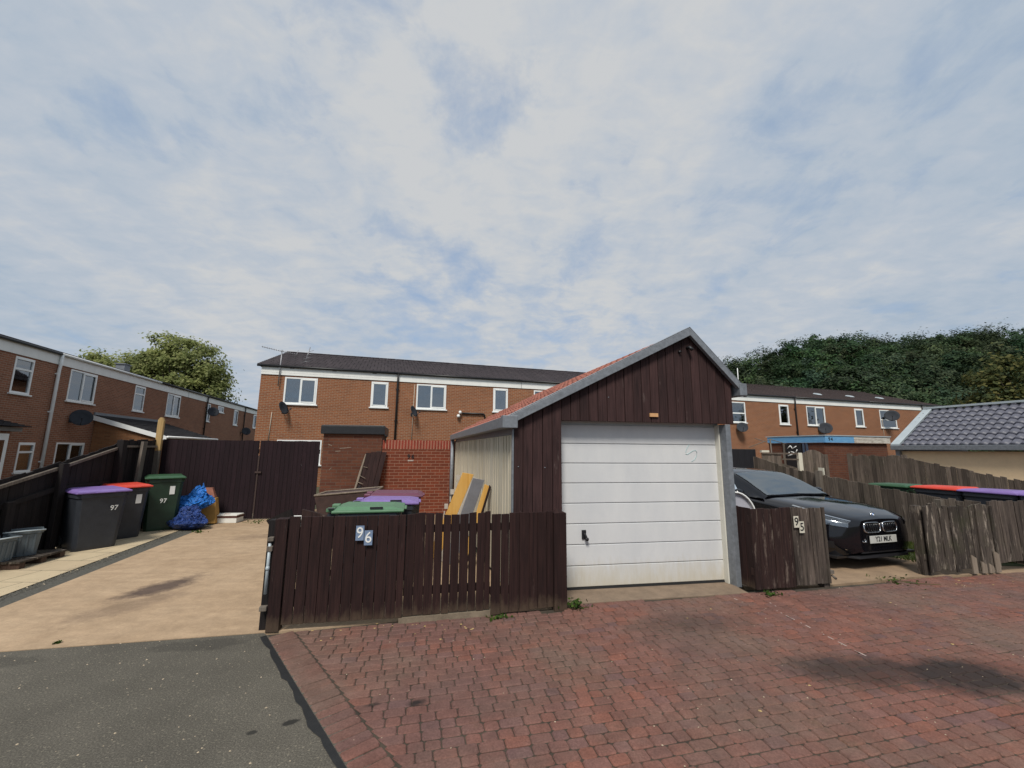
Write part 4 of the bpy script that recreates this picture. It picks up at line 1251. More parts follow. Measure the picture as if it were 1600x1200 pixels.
fB = thing('fence', 'tall weathered fence running in front of the cream garage', 'fence', (9.7, 11.5))
g = MB((9.7, 11.5), -74)
zt2 = lambda s_: float(np.interp(s_, [-.4, .8, 3.0, 4.2], [1.57, 1.57, 1.09, .85]))
boards(g, -.3, 4.2, 0.0, zt2, .10, lambda: random.choice((.003, .006)), .02, 0, .02, .006)
g.build('board', M['fence_grey2'], fB, bevel=.003)
g = MB((9.7, 11.5), -74); g.box(-.36, -.27, -.05, .05, 0, 1.62); g.build('post', M['fence_grey2'], fB)
for pa_, pz_ in ((.9, 1.6), (3.0, 1.12)):
    g = MB((9.7, 11.5), -74); g.box(pa_, pa_ + .1, .025, .1, 0, pz_); g.build('post', M['fence_grey2'], fB)

# left boundary fence, raked, and the tall back fence with its gate
SO = (-7.0, 5.5); SH = 102.6
fl = thing('fence', 'old dark boundary fence stepping up behind the purple lidded bin', 'fence', SO)
g = MB(SO, SH)
zl = lambda s_: float(np.interp(s_, [-2, .34, 1.25, 2.43, 2.6, 3.9], [.62, 1.16, 1.37, 1.66, 1.76, 1.79]))
boards(g, -1.6, 3.92, 0.02, zl, .11, .003, .02, 0, .014, .004)
g.build('board', M['fence_old_dark'], fl, bevel=.003)
g = MB(SO, SH)
for a, b in ((-1.6, 1.18), (1.28, 2.45)):
    g.hexa([(a, -.05, zl(a) - .10), (b, -.05, zl(b) - .10), (b, -.004, zl(b) - .10), (a, -.004, zl(a) - .10), (a, -.05, zl(a) - .055), (b, -.05, zl(b) - .055), (b, -.004, zl(b) - .055), (a, -.004, zl(a) - .055)])
g.box(2.62, 3.85, -.04, -.004, 1.62, 1.66)
g.build('rail', M['rail'], fl)
g = MB(SO, SH)
g.hexa([(-1.6, -.05, .40), (1.18, -.05, .92), (1.18, -.004, .92), (-1.6, -.004, .40), (-1.6, -.05, .47), (1.18, -.05, .99), (1.18, -.004, .99), (-1.6, -.004, .47)])
g.box(1.28, 2.4, -.04, -.004, .95, 1.0)
g.build('lower_rail', M['fence_old_dark'], fl)
for s_, z_ in ((.42, .86), (1.23, 1.36), (2.52, 1.76)):
    g = MB(SO, SH); g.box(s_ - .06, s_ + .06, -.12, -.052 if s_ < 1.5 else -.01, 0, z_); g.build('post', M['fence_old_dark'], fl, bevel=.006)

BO = (-6.1, 9.7); BH = 14
fb_ = thing('fence', 'tall dark plum stained back fence across the end of the driveway', 'fence', (-7.8, 9.28))
g = MB(BO, BH); boards(g, -1.76, .18, .03, 1.80, .095, .003, .02, 0, .006, .003); g.build('board', M['fence_plum'], fb_, bevel=.003)
g = MB(BO, BH); g.box(-1.76, .18, .022, .06, 1.5, 1.6); g.box(-1.76, .18, .022, .06, .3, .4); g.build('rail', M['fence_plum'], fb_)
bg = thing('garden_gate', 'tall dark plum gate with a rusty latch beside the brick outhouse', 'gate', Vector((BO[0], BO[1], 0)) + hd(BH) * .2)
g = MB(BO, BH); boards(g, .20, 1.50, .03, 1.80, .095, .003, .02, .004, .004, .002); g.build('board', M['fence_plum'], bg, bevel=.003)
g = MB(BO, BH); g.box(.2, 1.5, .026, .06, 1.5, 1.6); g.box(.2, 1.5, .026, .06, .3, .4); g.build('rail', M['fence_plum'], bg)
g = MB(BO, BH); g.box(.185, .215, -.012, -.001, .15, 1.45); g.box(.15, .28, -.03, -.013, 1.05, 1.09); g.build('latch', m_plain('rusty_iron', (.045, .026, .022), .8, var=.4, scale=20), bg)

# leaning timber and pale post by the corner
g = MB(SO, SH)
g.hexa([(2.70, -.26, 0.0), (2.82, -.26, 0.0), (2.82, -.21, 0.0), (2.70, -.21, 0.0), (3.04, -.13, 1.74), (3.17, -.13, 1.74), (3.17, -.08, 1.74), (3.04, -.08, 1.74)])
tag(g.build('timber_post', M['rail'], bevel=.004), 'grey plank leaning on the corner of the boundary fence', 'timber')
g = MB((-7.85, 9.17), BH)
t = thing('timber_post', 'tall pale post with rounded yellow top rising above the dark back fence', 'post', (-7.85, 9.17))
g.box(0, .12, -.09, -.02, 0, 1.55); g.build('lower_post', M['rail'], t, bevel=.01)
g = MB((-7.85, 9.17), BH)
g.prism([(0.002, 1.551), (.118, 1.551), (.118, 2.20), (.09, 2.27), (.04, 2.28), (.004, 2.22)], -.088, -.022)
g.build('upper_post', M['pale_wood'], t, bevel=.006)
g = MB((-7.85, 9.17), BH); g.hexa([(-.14, -.05, 1.60), (0, -.05, 1.60), (0, -.03, 1.60), (-.14, -.03, 1.60), (-.14, -.05, 1.63), (0, -.05, 1.80), (0, -.03, 1.80), (-.14, -.03, 1.63)]); g.build('brace', M['pale_wood'], t)

# ------------------------------------------------------------------ outhouse and garden wall of number 96
oh = thing('outhouse', 'flat roofed brick outhouse with a black felt edge', 'outhouse', Vector((BO[0], BO[1], 0)) + hd(BH) * 1.55)
g = MB(BO, BH); g.box(1.56, 2.93, .0, 1.9, 0, 1.98); g.build('wall', M['brick_shed'], oh)
g = MB(BO, BH); g.box(1.50, 2.99, -.07, 1.95, 1.985, 2.18); g.hexa([(1.5, -.08, 2.181), (2.99, -.08, 2.181), (3.0, 1.9, 2.181), (1.5, 1.9, 2.181), (1.52, -.06, 2.20), (2.97, -.06, 2.21), (2.97, 1.9, 2.23), (1.52, 1.9, 2.22)])
g.build('roof', M['felt'], oh, bevel=.01)
g = MB(BO, BH); g.tube([(2.95, -.03, 2.02), (3.03, -.02, 1.93), (3.0, -.02, 1.83)], .025, 6); g.build('gutter_outlet', M['black_pipe'], oh)
g = MB(BO, BH)
for (s_, z_, w_, a) in ((1.68, 1.72, .09, -.4), (1.95, 1.62, .26, .12), (1.85, 1.55, .12, .1), (1.74, 1.1, .05, 1.2)):
    g.hexa([(s_, -.004, z_), (s_ + w_, -.004, z_ + a * w_), (s_ + w_, -.001, z_ + a * w_), (s_, -.001, z_), (s_, -.004, z_ + .025), (s_ + w_, -.004, z_ + a * w_ + .02), (s_ + w_, -.001, z_ + a * w_ + .02), (s_, -.001, z_ + .025)])
g.build('mortar_smear', m_plain('mortar_smear', (.20, .15, .115), .95, var=.5, scale=25), oh)

gw = thing('brick_wall', 'bright red brick garden wall with soldier coping and small 96', 'wall', Vector((BO[0], BO[1], 0)) + hd(BH) * 3.0)
g = MB(BO, BH); g.box(2.945, 5.2, .01, .23, 0, 1.625); g.build('wall', M['brick_red'], gw)
g = MB(BO, BH)
s_ = 2.945
while s_ < 5.18:
    g.box(s_ + .008, s_ + .067, .001, .235, 1.632, 1.855 + random.uniform(-.004, .004))
    s_ += .075
g.box(2.95, 5.19, .004, .225, 1.626, 1.848, 1)
g.build('coping', [m_plain('coping_brick', (.21, .034, .018), .9, var=.4, scale=7, bump=.3), m_plain('coping_mortar', (.40, .22, .15), .95)], gw, bevel=.004)
for ch, s_ in (('9', 3.60), ('6', 3.70)):
    pos = Vector((BO[0], BO[1], 0)) + hd(BH) * s_ - hd(BH + 90) * -.004 + Vector((0, 0, 1.44))
    text_obj('digit', ch, .15, pos + hd(BH + 90) * -.004, hd(BH), (0, 0, 1), M['black'], gw, .002, 1.0, .002)
g = MB(BO, BH); g.box(3.58, 3.72, .004, .009, 1.33, 1.36); g.build('smear', m_plain('pale_smear', (.4, .36, .32), .9, var=.4, scale=30), gw)

# ------------------------------------------------------------------ wheelie bins
def wheelie(loc, h, H, body, lid, label, group, wd=.56, dp=.66, num=None, sticker=False, slots=False, open_gap=0.0):
    """front of the bin faces local -y, wheels and handle at +y"""
    t = thing('wheelie_bin', label, 'wheelie bin', loc, group)
    o = tuple(loc) if len(loc) == 3 else (loc[0], loc[1], 0)
    hb = H - .07
    g = MB(o, h)
    rings = [(.79, 0.0, .0), (.82, .06, .0), (.85, .25, .0), (.95, hb - .07, 0.0), (1.0, hb - .065, 0), (1.0, hb, 0)]
    P, Fc = [], []
    for sc, z_, _ in rings:
        x_, y0_ = wd / 2 * sc, dp / 2
        ya, yb = -dp / 2 * (sc + .02) if sc < 1 else -dp / 2, dp / 2 * (.86 if z_ < .1 else (.90 if z_ < .5 else .97))
        c_ = .05
        P += [(-x_ + c_, ya, z_), (x_ - c_, ya, z_), (x_, ya + c_, z_), (x_, yb - c_, z_), (x_ - c_, yb, z_), (-x_ + c_, yb, z_), (-x_, yb - c_, z_), (-x_, ya + c_, z_)]
    for i in range(len(rings) - 1):
        for k_ in range(8):
            Fc.append((i * 8 + k_, i * 8 + (k_ + 1) % 8, (i + 1) * 8 + (k_ + 1) % 8, (i + 1) * 8 + k_))
    Fc += [tuple(reversed(range(8))), tuple(range((len(rings) - 1) * 8, len(rings) * 8))]
    g.add(P, Fc)
    g.box(-wd * .28, wd * .28, dp * .30, dp * .48, .03, .25)
    g.build('body', M[body], t, bevel=.012)
    g = MB(o, h)                               # lid: skirt, dome and recessed panel
    x_, ya, yb = wd / 2 + .02, -dp / 2 - .03, dp / 2 + .02
    z0_, z1_, z2_ = hb + .004, hb + .035, H
    g.hexa([(-x_, ya, z0_), (x_, ya, z0_), (x_, yb, z0_), (-x_, yb, z0_), (-x_, ya, z1_), (x_, ya, z1_), (x_, yb, z1_), (-x_, yb, z1_)])
    i = .055 if not slots else .085
    g.hexa([(-x_ + .012, ya + .012, z1_), (x_ - .012, ya + .012, z1_), (x_ - .012, yb - .012, z1_), (-x_ + .012, yb - .012, z1_),
            (-x_ + i, ya + i * 1.4, z2_ - .012), (x_ - i, ya + i * 1.4, z2_ - .012), (x_ - i, yb - i * 1.2, z2_), (-x_ + i, yb - i * 1.2, z2_)])
    g.box(-.12, .12, ya - .028, ya + .005, z0_ + .004, z1_ - .004)
    for sx_ in (-1, 1):
        g.box(sx_ * wd * .30 - .05, sx_ * wd * .30 + .05, yb - .02, yb + .07, z0_ + .005, z1_ + .018)
    ld = g.build('lid', M[lid], t, bevel=.012)
    if slots:
        g = MB(o, h)
        g.box(-x_ + .012, -x_ + .030, -.16, -.02, z1_ + .012, z1_ + .032)
        g.box(-x_ + .02, -x_ + .10, yb - .015, yb + .05, z1_ + .0185, z1_ + .022)
        g.build('slot', M['black'], ld)
    g = MB(o, h); g.tube([(-wd * .36, dp / 2 + .06, hb - .02), (wd * .36, dp / 2 + .06, hb - .02)], .016, 8)
    for sx_ in (-1, 1):
        g.box(sx_ * wd * .34 - .02, sx_ * wd * .34 + .02, dp / 2 - .02, dp / 2 + .07, hb - .05, hb + .0)
    g.build('handle', M[body], t)
    for sx_ in (-1, 1):
        g = MB(o, h); g.lathe((sx_ * wd * .40, dp * .42, .10), [(.03, -.03), (.10, -.028), (.10, .028), (.03, .03)], 20, 0, 'x'); g.build('wheel', M['rubber'], t)
    fy = lambda z_: -dp / 2 * (np.interp(z_, [0, .25, hb - .07], [.81, .87, .97])) - .002
    if num:
        txt, xx, zz, sz_ = num
        slope = (fy(zz + .1) - fy(zz - .1)) / .2
        pos = Vector(o) + hd(h) * xx + hd(h + 90) * (fy(zz) - .024) + Vector((0, 0, zz))
        text_obj('number', txt, sz_, pos, hd(h), Vector((0, 0, 1)) + hd(h + 90) * slope, M['white_print'], t, .002, .9, .001)
    if sticker:
        g = MB(o, h); zz = hb * .78; g.hexa([(.08, fy(zz - .08) - .008, zz - .08), (.16, fy(zz - .08) - .008, zz - .08), (.16, fy(zz - .08) - .003, zz - .08), (.08, fy(zz - .08) - .003, zz - .08),
                                          (.08, fy(zz + .08) - .008, zz + .08), (.16, fy(zz + .08) - .008, zz + .08), (.16, fy(zz + .08) - .003, zz + .08), (.08, fy(zz + .08) - .003, zz + .08)])
        g.build('sticker', M['white_print'], t)
    return t


BG = 'wheelie bins along the left fence'
wheelie((-6.93, 7.06), 60, .955, 'bin_dark', 'lid_purple', 'charcoal wheelie bin numbered 97 with a purple lid by the left fence', BG, .64, .74, num=('97', .14, .64, .11))
wheelie((-7.14, 7.80), 60, .96, 'bin_dark', 'lid_red', 'charcoal wheelie bin with a red lid between the purple and the green bin', BG, .56, .62, sticker=True)
wheelie((-7.10, 8.62), 42, 1.07, 'bin_green', 'lid_green', 'dark green wheelie bin with a green lid beside the blue bags', BG, .60, .68, num=('97', .0, .58, .12), sticker=True)
BG2 = 'wheelie bins behind the 96 gate'
wheelie((-1.66, 5.02), 103, 1.0, 'bin_dark', 'lid_green_pale', 'wheelie bin with a faded green lid right behind the 96 gate', BG2, .58, .72, slots=True)
wheelie((-1.62, 5.66), 103, 1.0, 'bin_dark', 'lid_purple', 'wheelie bin with a purple lid between the green and maroon lids', BG2, .56, .70, slots=True)
wheelie((-1.70, 6.28), 103, 1.02, 'bin_dark', 'lid_maroon', 'wheelie bin with a maroon lid farthest behind the 96 gate', BG2, .56, .70)
BG3 = 'wheelie bins behind the silvered fence'
wheelie((8.05, 8.78), 196, 1.02, 'bin_green', 'lid_green', 'green lidded bin showing only its lid above the silvered fence', BG3, .58, .68)
wheelie((8.12, 7.85), 196, 1.05, 'bin_dark', 'lid_red', 'red lidded bin whose lid tops the silvered fence', BG3, .60, .70)
wheelie((8.30, 7.18), 196, 1.05, 'bin_dark', 'lid_purple', 'purple lidded bin directly next to the red lid behind the silvered fence', BG3, .60, .70)
wheelie((8.50, 6.52), 196, 1.05, 'bin_dark', 'lid_purple', 'purple lidded bin at the very edge behind the mossy front fence', BG3, .60, .70)


# grey recycling tubs on a timber pallet
def tub(o, h, label, ax=None, ay=None, az=None, w=.52, d=.40, hh=.33):
    t = thing('recycling_tub', label, 'recycling box', o, 'grey recycling tubs on the pallet')
    g = MB(o, h, ay, az, ax)
    def ring(sc, z_, inset=0):
        x_, y_ = w / 2 * sc - inset, d / 2 * sc - inset
        c_ = .04
        return [(-x_ + c_, -y_, z_), (x_ - c_, -y_, z_), (x_, -y_ + c_, z_), (x_, y_ - c_, z_), (x_ - c_, y_, z_), (-x_ + c_, y_, z_), (-x_, y_ - c_, z_), (-x_, -y_ + c_, z_)]
    R_ = [ring(.82, 0), ring(.95, hh - .05), ring(1.04, hh - .048), ring(1.04, hh), ring(.97, hh), ring(.95, hh - .03), ring(.80, .02)]
    P = [p for r_ in R_ for p in r_]
    Fc = []
    for i in range(len(R_) - 1):
        for k_ in range(8):
            Fc.append((i * 8 + k_, i * 8 + (k_ + 1) % 8, (i + 1) * 8 + (k_ + 1) % 8, (i + 1) * 8 + k_))
    Fc += [tuple(reversed(range(8))), tuple(range((len(R_) - 1) * 8, len(R_) * 8))]
    g.add(P, Fc)
    for k_ in range(4):
        x_ = -w * .3 + k_ * w * .2
        g.hexa([(x_ - .012, -d / 2 * .84 - .008, .02), (x_ + .012, -d / 2 * .84 - .008, .02), (x_ + .012, -d / 2 * .80, .02), (x_ - .012, -d / 2 * .80, .02),
                (x_ - .012, -d / 2 * .95 - .008, hh - .06), (x_ + .012, -d / 2 * .95 - .008, hh - .06), (x_ + .012, -d / 2 * .9, hh - .06), (x_ - .012, -d / 2 * .9, hh - .06)])
    g.build('body', M['tub'], t, bevel=.006)
    g = MB(o, h, ay, az, ax)
    g.tube([(-w / 2 * 1.05, -.02, hh - .03), (-w / 2 * 1.1, -d / 2 * .9, hh - .01), (0, -d / 2 * 1.25, hh - .0), (w / 2 * 1.1, -d / 2 * .9, hh - .01), (w / 2 * 1.05, -.02, hh - .03)], .011, 6)
    g.build('handle', M['steel_pale'], t)
    return t


pl = thing('pallet', 'low rotten timber pallet under the grey tubs by the left fence', 'pallet', (-6.78, 6.15))
g = MB((-6.80, 5.72), 100)
for i in range(4):
    g.box(0, .72, -.27 + i * .145, -.27 + i * .145 + .125, .085, .11)
g.build('deck_board', M['fence_moss'], pl)
g = MB((-6.80, 5.72), 100)
for x_ in (.02, .33, .63):
    g.box(x_, x_ + .08, -.26, .30, .0, .084)
g.build('bearer', m_wood('old_bearer', (.05, .03, .022), (.12, .075, .055)), pl)
tub((-6.92, 6.10, .112), 50, 'grey plastic tub standing upright at the back of the rotten pallet', w=.35, d=.30, hh=.35)
o_ = Vector((-6.66, 5.88, .115))
tub((-6.86, 5.77, .112), 80, 'grey plastic tub at the front of the rotten pallet with its pale handle raised', w=.26, d=.28, hh=.31)


# plastic bags: crumpled lumps
def bag(loc, sx, sy, sz_, mat, label, seed, ruck=.16, rot=0, lean=0.0, pin=.62):
    """crumpled film: a pinched sack displaced by ridged noise, flat shaded so that creases stay sharp"""
    t = thing('plastic_bag', label, 'bag', loc, 'blue plastic bags in the heap')
    g = MB((loc[0], loc[1], loc[2] if len(loc) > 2 else 0), rot)
    nu, nv = 72, 44
    P = []
    for j in range(nv + 1):
        b = math.pi * j / nv
        for i in range(nu):
            a = 2 * math.pi * i / nu
            q = Vector((math.cos(a) * math.sin(b), math.sin(a) * math.sin(b), -math.cos(b)))
            f1 = noise.noise(q * 1.6 + Vector((seed, 0, 0)))
            f2 = 1 - abs(noise.noise(q * 3.2 + Vector((0, seed, 0)))) * 2
            f3 = 1 - abs(noise.noise(q * 7.5 + Vector((0, 0, seed)))) * 2
            k_ = 1 + ruck * (1.6 * f1 + .8 * f2 + .35 * f3)
            zz = (1 - math.cos(b)) / 2
            pinch = 1 - pin * max(0, zz - .3) / .7
            st = math.sin(b) ** .7
            P.append((sx * st * math.cos(a) * k_ * pinch + lean * zz, sy * st * math.sin(a) * k_ * pinch, max(0, zz * sz_ * (1 + ruck * (f1 + .4 * f2)))))
    Fc = [(j * nu + i, j * nu + (i + 1) % nu, (j + 1) * nu + (i + 1) % nu, (j + 1) * nu + i) for j in range(nv) for i in range(nu)]
    g.add(P, Fc, 0, False)
    g.build('bag_body', M[mat], t)
    return t


bag((-6.50, 8.60, .008), .34, .22, .42, 'bag_dark', 'full navy blue bag at the foot of the bright blue sack', 3, .20)
b_ = bag((-6.76, 8.84, .28), .30, .13, .52, 'bag_light', 'bright blue crumpled sack lying on top of the navy bag', 5.3, .30, rot=20, lean=.24, pin=.9)
t = thing('cardboard_box', 'torn brown cardboard standing behind the blue bags', 'cardboard', (-6.42, 9.15))
g = MB((-6.66, 9.2), 14)
g.hexa([(-.15, -.1, .02), (.30, -.12, .02), (.30, .12, .02), (-.15, .12, .02), (-.12, 0, .55), (.22, -.02, .55), (.22, .1, .55), (-.12, .1, .55)]); g.build('carton', M['card'], t, bevel=.01)
g = MB((-6.66, 9.2), 14); g.hexa([(-.05, -.02, .56), (.20, -.03, .56), (.20, .08, .56), (-.05, .08, .56), (-.03, .0, .76), (.12, 0, .76), (.12, .07, .76), (-.03, .07, .76)]); g.build('flap', M['card_red'], t)
t = thing('storage_box', 'low white box with a brown band at the foot of the dark back fence', 'box', (-6.13, 9.42))
g = MB((-6.49, 9.25), 7); g.box(0, .50, 0, .30, .008, .115); g.build('tray', M['box_white'], t, bevel=.006)
g = MB((-6.49, 9.25), 7); g.box(-.006, .506, -.006, .306, .116, .155); g.build('band', M['box_brown'], t)
g = MB((-6.49, 9.25), 7); g.box(-.004, .504, -.004, .304, .156, .18); g.build('lid', M['box_white'], t, bevel=.006)
g = MB((-6.49, 9.25), 7); g.box(.18, .30, .10, .16, .1805, .183); g.build('label_patch', M['card_red'], t)

# clutter behind the 96 gate
t = thing('broken_gate', 'broken dark gate panel leaning against the outhouse, its torn edge pale', 'gate panel', Vector((BO[0], BO[1], 0)) + hd(BH) * 2.6 + hd(BH - 90) * .3)
g = MB(BO, BH)
for i in range(4):
    s_ = 2.44 + i * .125
    lo = .02
    top = 1.57 - .02 * abs(i - 2)
    g.hexa([(s_ - .15, -.52, lo), (s_ - .03, -.52, lo), (s_ - .03, -.49, lo), (s_ - .15, -.49, lo), (s_ + .11 + .02, -.06, top), (s_ + .23 + .02, -.06, top), (s_ + .23 + .02, -.03, top), (s_ + .11 + .02, -.03, top)])
g.build('board', M['fence_dark'], t, bevel=.003)
g = MB(BO, BH)
pz = [(2.26, -.54, .05), (2.33, -.44, .35), (2.40, -.33, .68), (2.47, -.23, 1.0), (2.53, -.13, 1.3), (2.57, -.075, 1.50)]
g.tube(pz, [.022, .03, .024, .032, .025, .012], 5); g.build('torn_edge', M['edge_pale'], t)
g = MB(BO, BH)
for (a, b) in (((2.47, -.25, 1.0), (2.62, -.32, .93)), ((2.44, -.30, .85), (2.58, -.36, .8)), ((2.52, -.15, 1.2), (2.64, -.22, 1.18))):
    g.tube([a, b], .008, 5)
g.build('splinter', M['edge_pale'], t)
g = MB()
P0, P1, P2, P3 = Vector((-2.62, 5.6, .60)), Vector((-2.70, 6.4, .66)), Vector((-2.85, 7.4, .66)), Vector((-3.02, 8.4, .88))
pts = []
for i in range(14):
    q = i / 13
    pts.append(((1 - q) ** 3) * P0 + 3 * q * (1 - q) ** 2 * P1 + 3 * q * q * (1 - q) * P2 + q ** 3 * P3)
g.tube([tuple(p_) for p_ in pts], .038, 4)
g.tube([tuple(pts[1]), (pts[1].x, pts[1].y + .1, 0.0)], .03, 4)
g.tube([tuple(pts[12]), (pts[12].x + .05, pts[12].y + .1, 0.0)], .03, 4)
tag(g.build('bent_plank', M['fence_old_dark']), 'long bent dark plank propped over the junk behind the gate', 'plank')
t = thing('planter', 'rusty brown open trough standing behind the 96 gate', 'trough', (-2.95, 7.0))
g = MB((-2.75, 7.3), 8)
g.hexa([(-.36, -.18, .0), (.34, -.18, .0), (.34, .22, .0), (-.36, .22, .0), (-.52, -.3, .86), (.46, -.3, .94), (.46, .34, .94), (-.52, .34, .86)])
g.build('trough_body', m_plain('rusty_brown', (.055, .030, .025), .75, var=.4, scale=9), t)
g = MB((-2.75, 7.3), 8); g.tube([(-.52, -.3, .87), (.46, -.3, .95), (.46, .34, .95), (-.52, .34, .87), (-.52, -.3, .87)], .016, 6); g.build('rim', M['edge_pale'], t)
g = MB(); g.hexa([(-2.40, 5.2, .0), (-2.30, 5.2, .0), (-2.30, 5.24, .0), (-2.40, 5.24, .0), (-2.87, 5.0, .80), (-2.60, 5.0, .93), (-2.60, 5.03, .93), (-2.87, 5.03, .80)])
tag(g.build('plank_offcut', M['fence_old_dark']), 'thin dark plank tilted just above the left end of the gate', 'plank', 'planks poking over the gate')
g = MB(); g.hexa([(-2.42, 4.95, .0), (-2.2, 4.95, .0), (-2.2, 4.98, .0), (-2.42, 4.98, .0), (-2.46, 5.0, .93), (-2.16, 5.0, .86), (-2.16, 5.03, .86), (-2.46, 5.03, .93)])
tag(g.build('plank_offcut', M['fence_brown95']), 'brown plank sloping down beside the green bin lid over the gate', 'plank', 'planks poking over the gate')
g = MB((-2.75, 5.45), 10); g.box(-.07, .09, -.1, .08, .0, .74); g.box(-.09, .11, -.12, .10, .741, .775)
tag(g.build('white_tub', M['box_white'], bevel=.01), 'small white tub whose top shows over the gate', 'tub')

# boards leaning on the garage side
def lean_board(t0, w_, th_, ht, mat, name, label, foot=.42, edge=None, jag=False, bulge=0.0):
    """board on the left side of the garage; x is distance out from the side wall"""
    t = thing(name, label, 'board', GO + GB * t0 - GA * foot, 'sheets leaning on the garage side')
    g = MB(**GF)
    g.hexa([(-foot, t0, .01), (-foot + th_, t0, .01), (-foot + th_, t0 + w_, .01), (-foot, t0 + w_, .01), (-.03 - th_, t0, ht), (-.03, t0, ht), (-.03, t0 + w_, ht), (-.03 - th_, t0 + w_, ht)])
    g.build('sheet', M[mat], t, bevel=.003)
    if jag:
        g = MB(**GF)
        for i in range(6):
            q = .3 + i * .115
            zc = ht * q; xc = -foot + (foot - .03 - th_) * q
            g.box(xc - .05 - .03 * (i % 2), xc - .003, t0 + w_ * .5, t0 + w_ * .95, zc, zc + .06)
        g.build('torn_facing', M['foam'], t)
    return t


def lean_front(u0, u1, tt, th_, foot, ht, mat, name, label, jag=False):
    """sheet seen face-on from the road: leans sideways on the garage wall"""
    t = thing(name, label, 'board', GO + GB * tt - GA * foot, 'sheets leaning on the garage side')
    g = MB(**GF)
    wd_ = u1
    g.hexa([(-foot, tt, .01), (-foot + wd_, tt, .01), (-foot + wd_, tt + th_, .01), (-foot, tt + th_, .01), (-u0 - wd_, tt, ht), (-u0, tt, ht - .03), (-u0, tt + th_, ht - .03), (-u0 - wd_, tt + th_, ht)])
    g.build('sheet', M[mat], t, bevel=.004)
    if jag:
        g = MB(**GF)
        for i in range(7):
            q = .40 + i * .085
            xc = -foot + (foot - u0 - wd_) * q
            g.box(xc - (.055 if i % 2 == 0 else .02), xc - .002, tt + .01, tt + th_ - .01, ht * q, ht * q + .075)
        g.build('torn_facing', M['foam'], t)
    return t


lean_front(.17, .17, 1.85, .05, .84, 1.28, 'osb', 'insulation_board', 'thick yellow board with torn pale edge leaning on the garage side', True)
lean_front(.11, .09, 1.65, .03, .70, 1.22, 'foam', 'foam_sheet', 'pale foam sheet between the yellow board and the grey sheet')
lean_front(.06, .17, 1.50, .03, .63, 1.22, 'grey_board', 'grey_sheet', 'grey flat sheet leaning in the middle of the boards by the garage')
lean_front(.03, .065, 1.25, .05, .43, 1.15, 'osb', 'yellow_plank', 'narrow yellow plank leaning nearest to the road on the garage side')
lean_front(.012, .022, 1.22, .05, .37, 1.14, 'fence_dark', 'dark_strip', 'thin dark strip leaning at the end of the yellow plank')

# white rounded thing next to the car and the clothes airer
t = thing('plastic_hood', 'pale rounded plastic hood with white rim beside the black car', 'plastic hood', (3.45, 6.35))
def arch(o, h, r, y0, y1, z0, mat, name, par, th=.02, n=18, sq=.8):
    g = MB(o, h)
    P = []
    for (rr, yy) in ((r, y0), (r, y1), (r - th, y1), (r - th, y0)):
        for i in range(n + 1):
            a = math.pi * i / n
            P.append((rr * math.cos(a) * sq, yy, z0 + rr * math.sin(a)))
        P[-1] = (-rr * sq, yy, 0.0); P[-(n + 1)] = (rr * sq, yy, 0.0)
    w_ = n + 1
    Fc = [(j * w_ + i, j * w_ + i + 1, ((j + 1) % 4) * w_ + i + 1, ((j + 1) % 4) * w_ + i) for j in range(4) for i in range(n)]
    g.add(P, Fc, 0, True)
    return g.build(name, M[mat], par)
arch((3.31, 6.25), 10, .42, 0.0, .45, .63, 'pale_plastic', 'hood', t)
arch((3.31, 6.25), 10, .432, -.025, .0, .63, 'upvc', 'rim', t, .022)
arch((3.31, 6.25), 10, .435, .40, .43, .63, 'upvc', 'rim', t, .012)
g = MB((3.31, 6.25), 10)
g.add([(.40 * math.cos(math.pi * i / 18) * .8, .02, .63 + .40 * math.sin(math.pi * i / 18)) for i in range(19)] + [(-.32, .02, 0), (.32, .02, 0)], [tuple(range(21))]); g.build('front_face', M['pale_plastic'], t)
t = thing('clothes_airer', 'pale rotary clothes airer arms rising behind the grey panel', 'clothes airer', (8.6, 13.6))
g = MB(); g.tube([(8.55, 13.6, 0), (8.52, 13.6, 2.05)], .02, 6); g.build('pole', M['rail'], t)
g = MB(); g.tube([(8.52, 13.6, 2.05), (7.75, 13.5, 1.78)], .013, 5); g.tube([(8.52, 13.6, 2.05), (9.1, 13.7, 1.9)], .013, 5); g.tube([(8.53, 13.6, 1.9), (8.5, 14.4, 2.1)], .013, 5); g.build('arm', M['rail'], t)

# outhouse with blue peeling fascia, brick return and door
bo = thing('outhouse', 'outhouse with peeling blue and white roof edge marked 94', 'outhouse', (10.55, 13.9))
KO = (10.55, 13.9, 0)
g = MB(KO, 16); g.box(.02, 3.0, .06, 2.2, 0, 1.965); g.build('wall', M['brick_shed'], bo)
g = MB(KO, 16); g.box(-.02, 1.30, -.03, .0, 1.97, 2.19); g.box(-.03, .0, .001, 2.2, 1.97, 2.185); g.build('fascia', M['blue_paint'], bo)
g = MB(KO, 16); g.box(1.302, 3.06, -.028, .0, 1.97, 2.185); g.build('fascia', M['white_peel'], bo)
g = MB(KO, 16); g.box(-.05, 3.09, -.05, 2.25, 2.195, 2.225); g.build('roof', M['steel_pale'], bo)
g = MB(KO, 16); g.box(-.03, .015, .85, 1.45, .02, 1.94); dd_ = g.build('door', M['black'], bo)
g = MB(KO, 16)
for (a, b) in (((1.38, 1.76), (1.25, 1.87)), ((1.25, 1.87), (1.18, 1.76)), ((1.18, 1.76), (1.02, 1.85)), ((1.33, 1.64), (1.30, 1.56)), ((1.25, 1.66), (1.12, 1.62)), ((1.06, 1.62), (1.0, 1.73)), ((1.38, 1.5), (1.2, 1.56))):
    g.tube([(-.035, a[0], a[1]), (-.035, b[0], b[1])], .017, 5)
g.build('graffiti', M['white_print'], dd_)
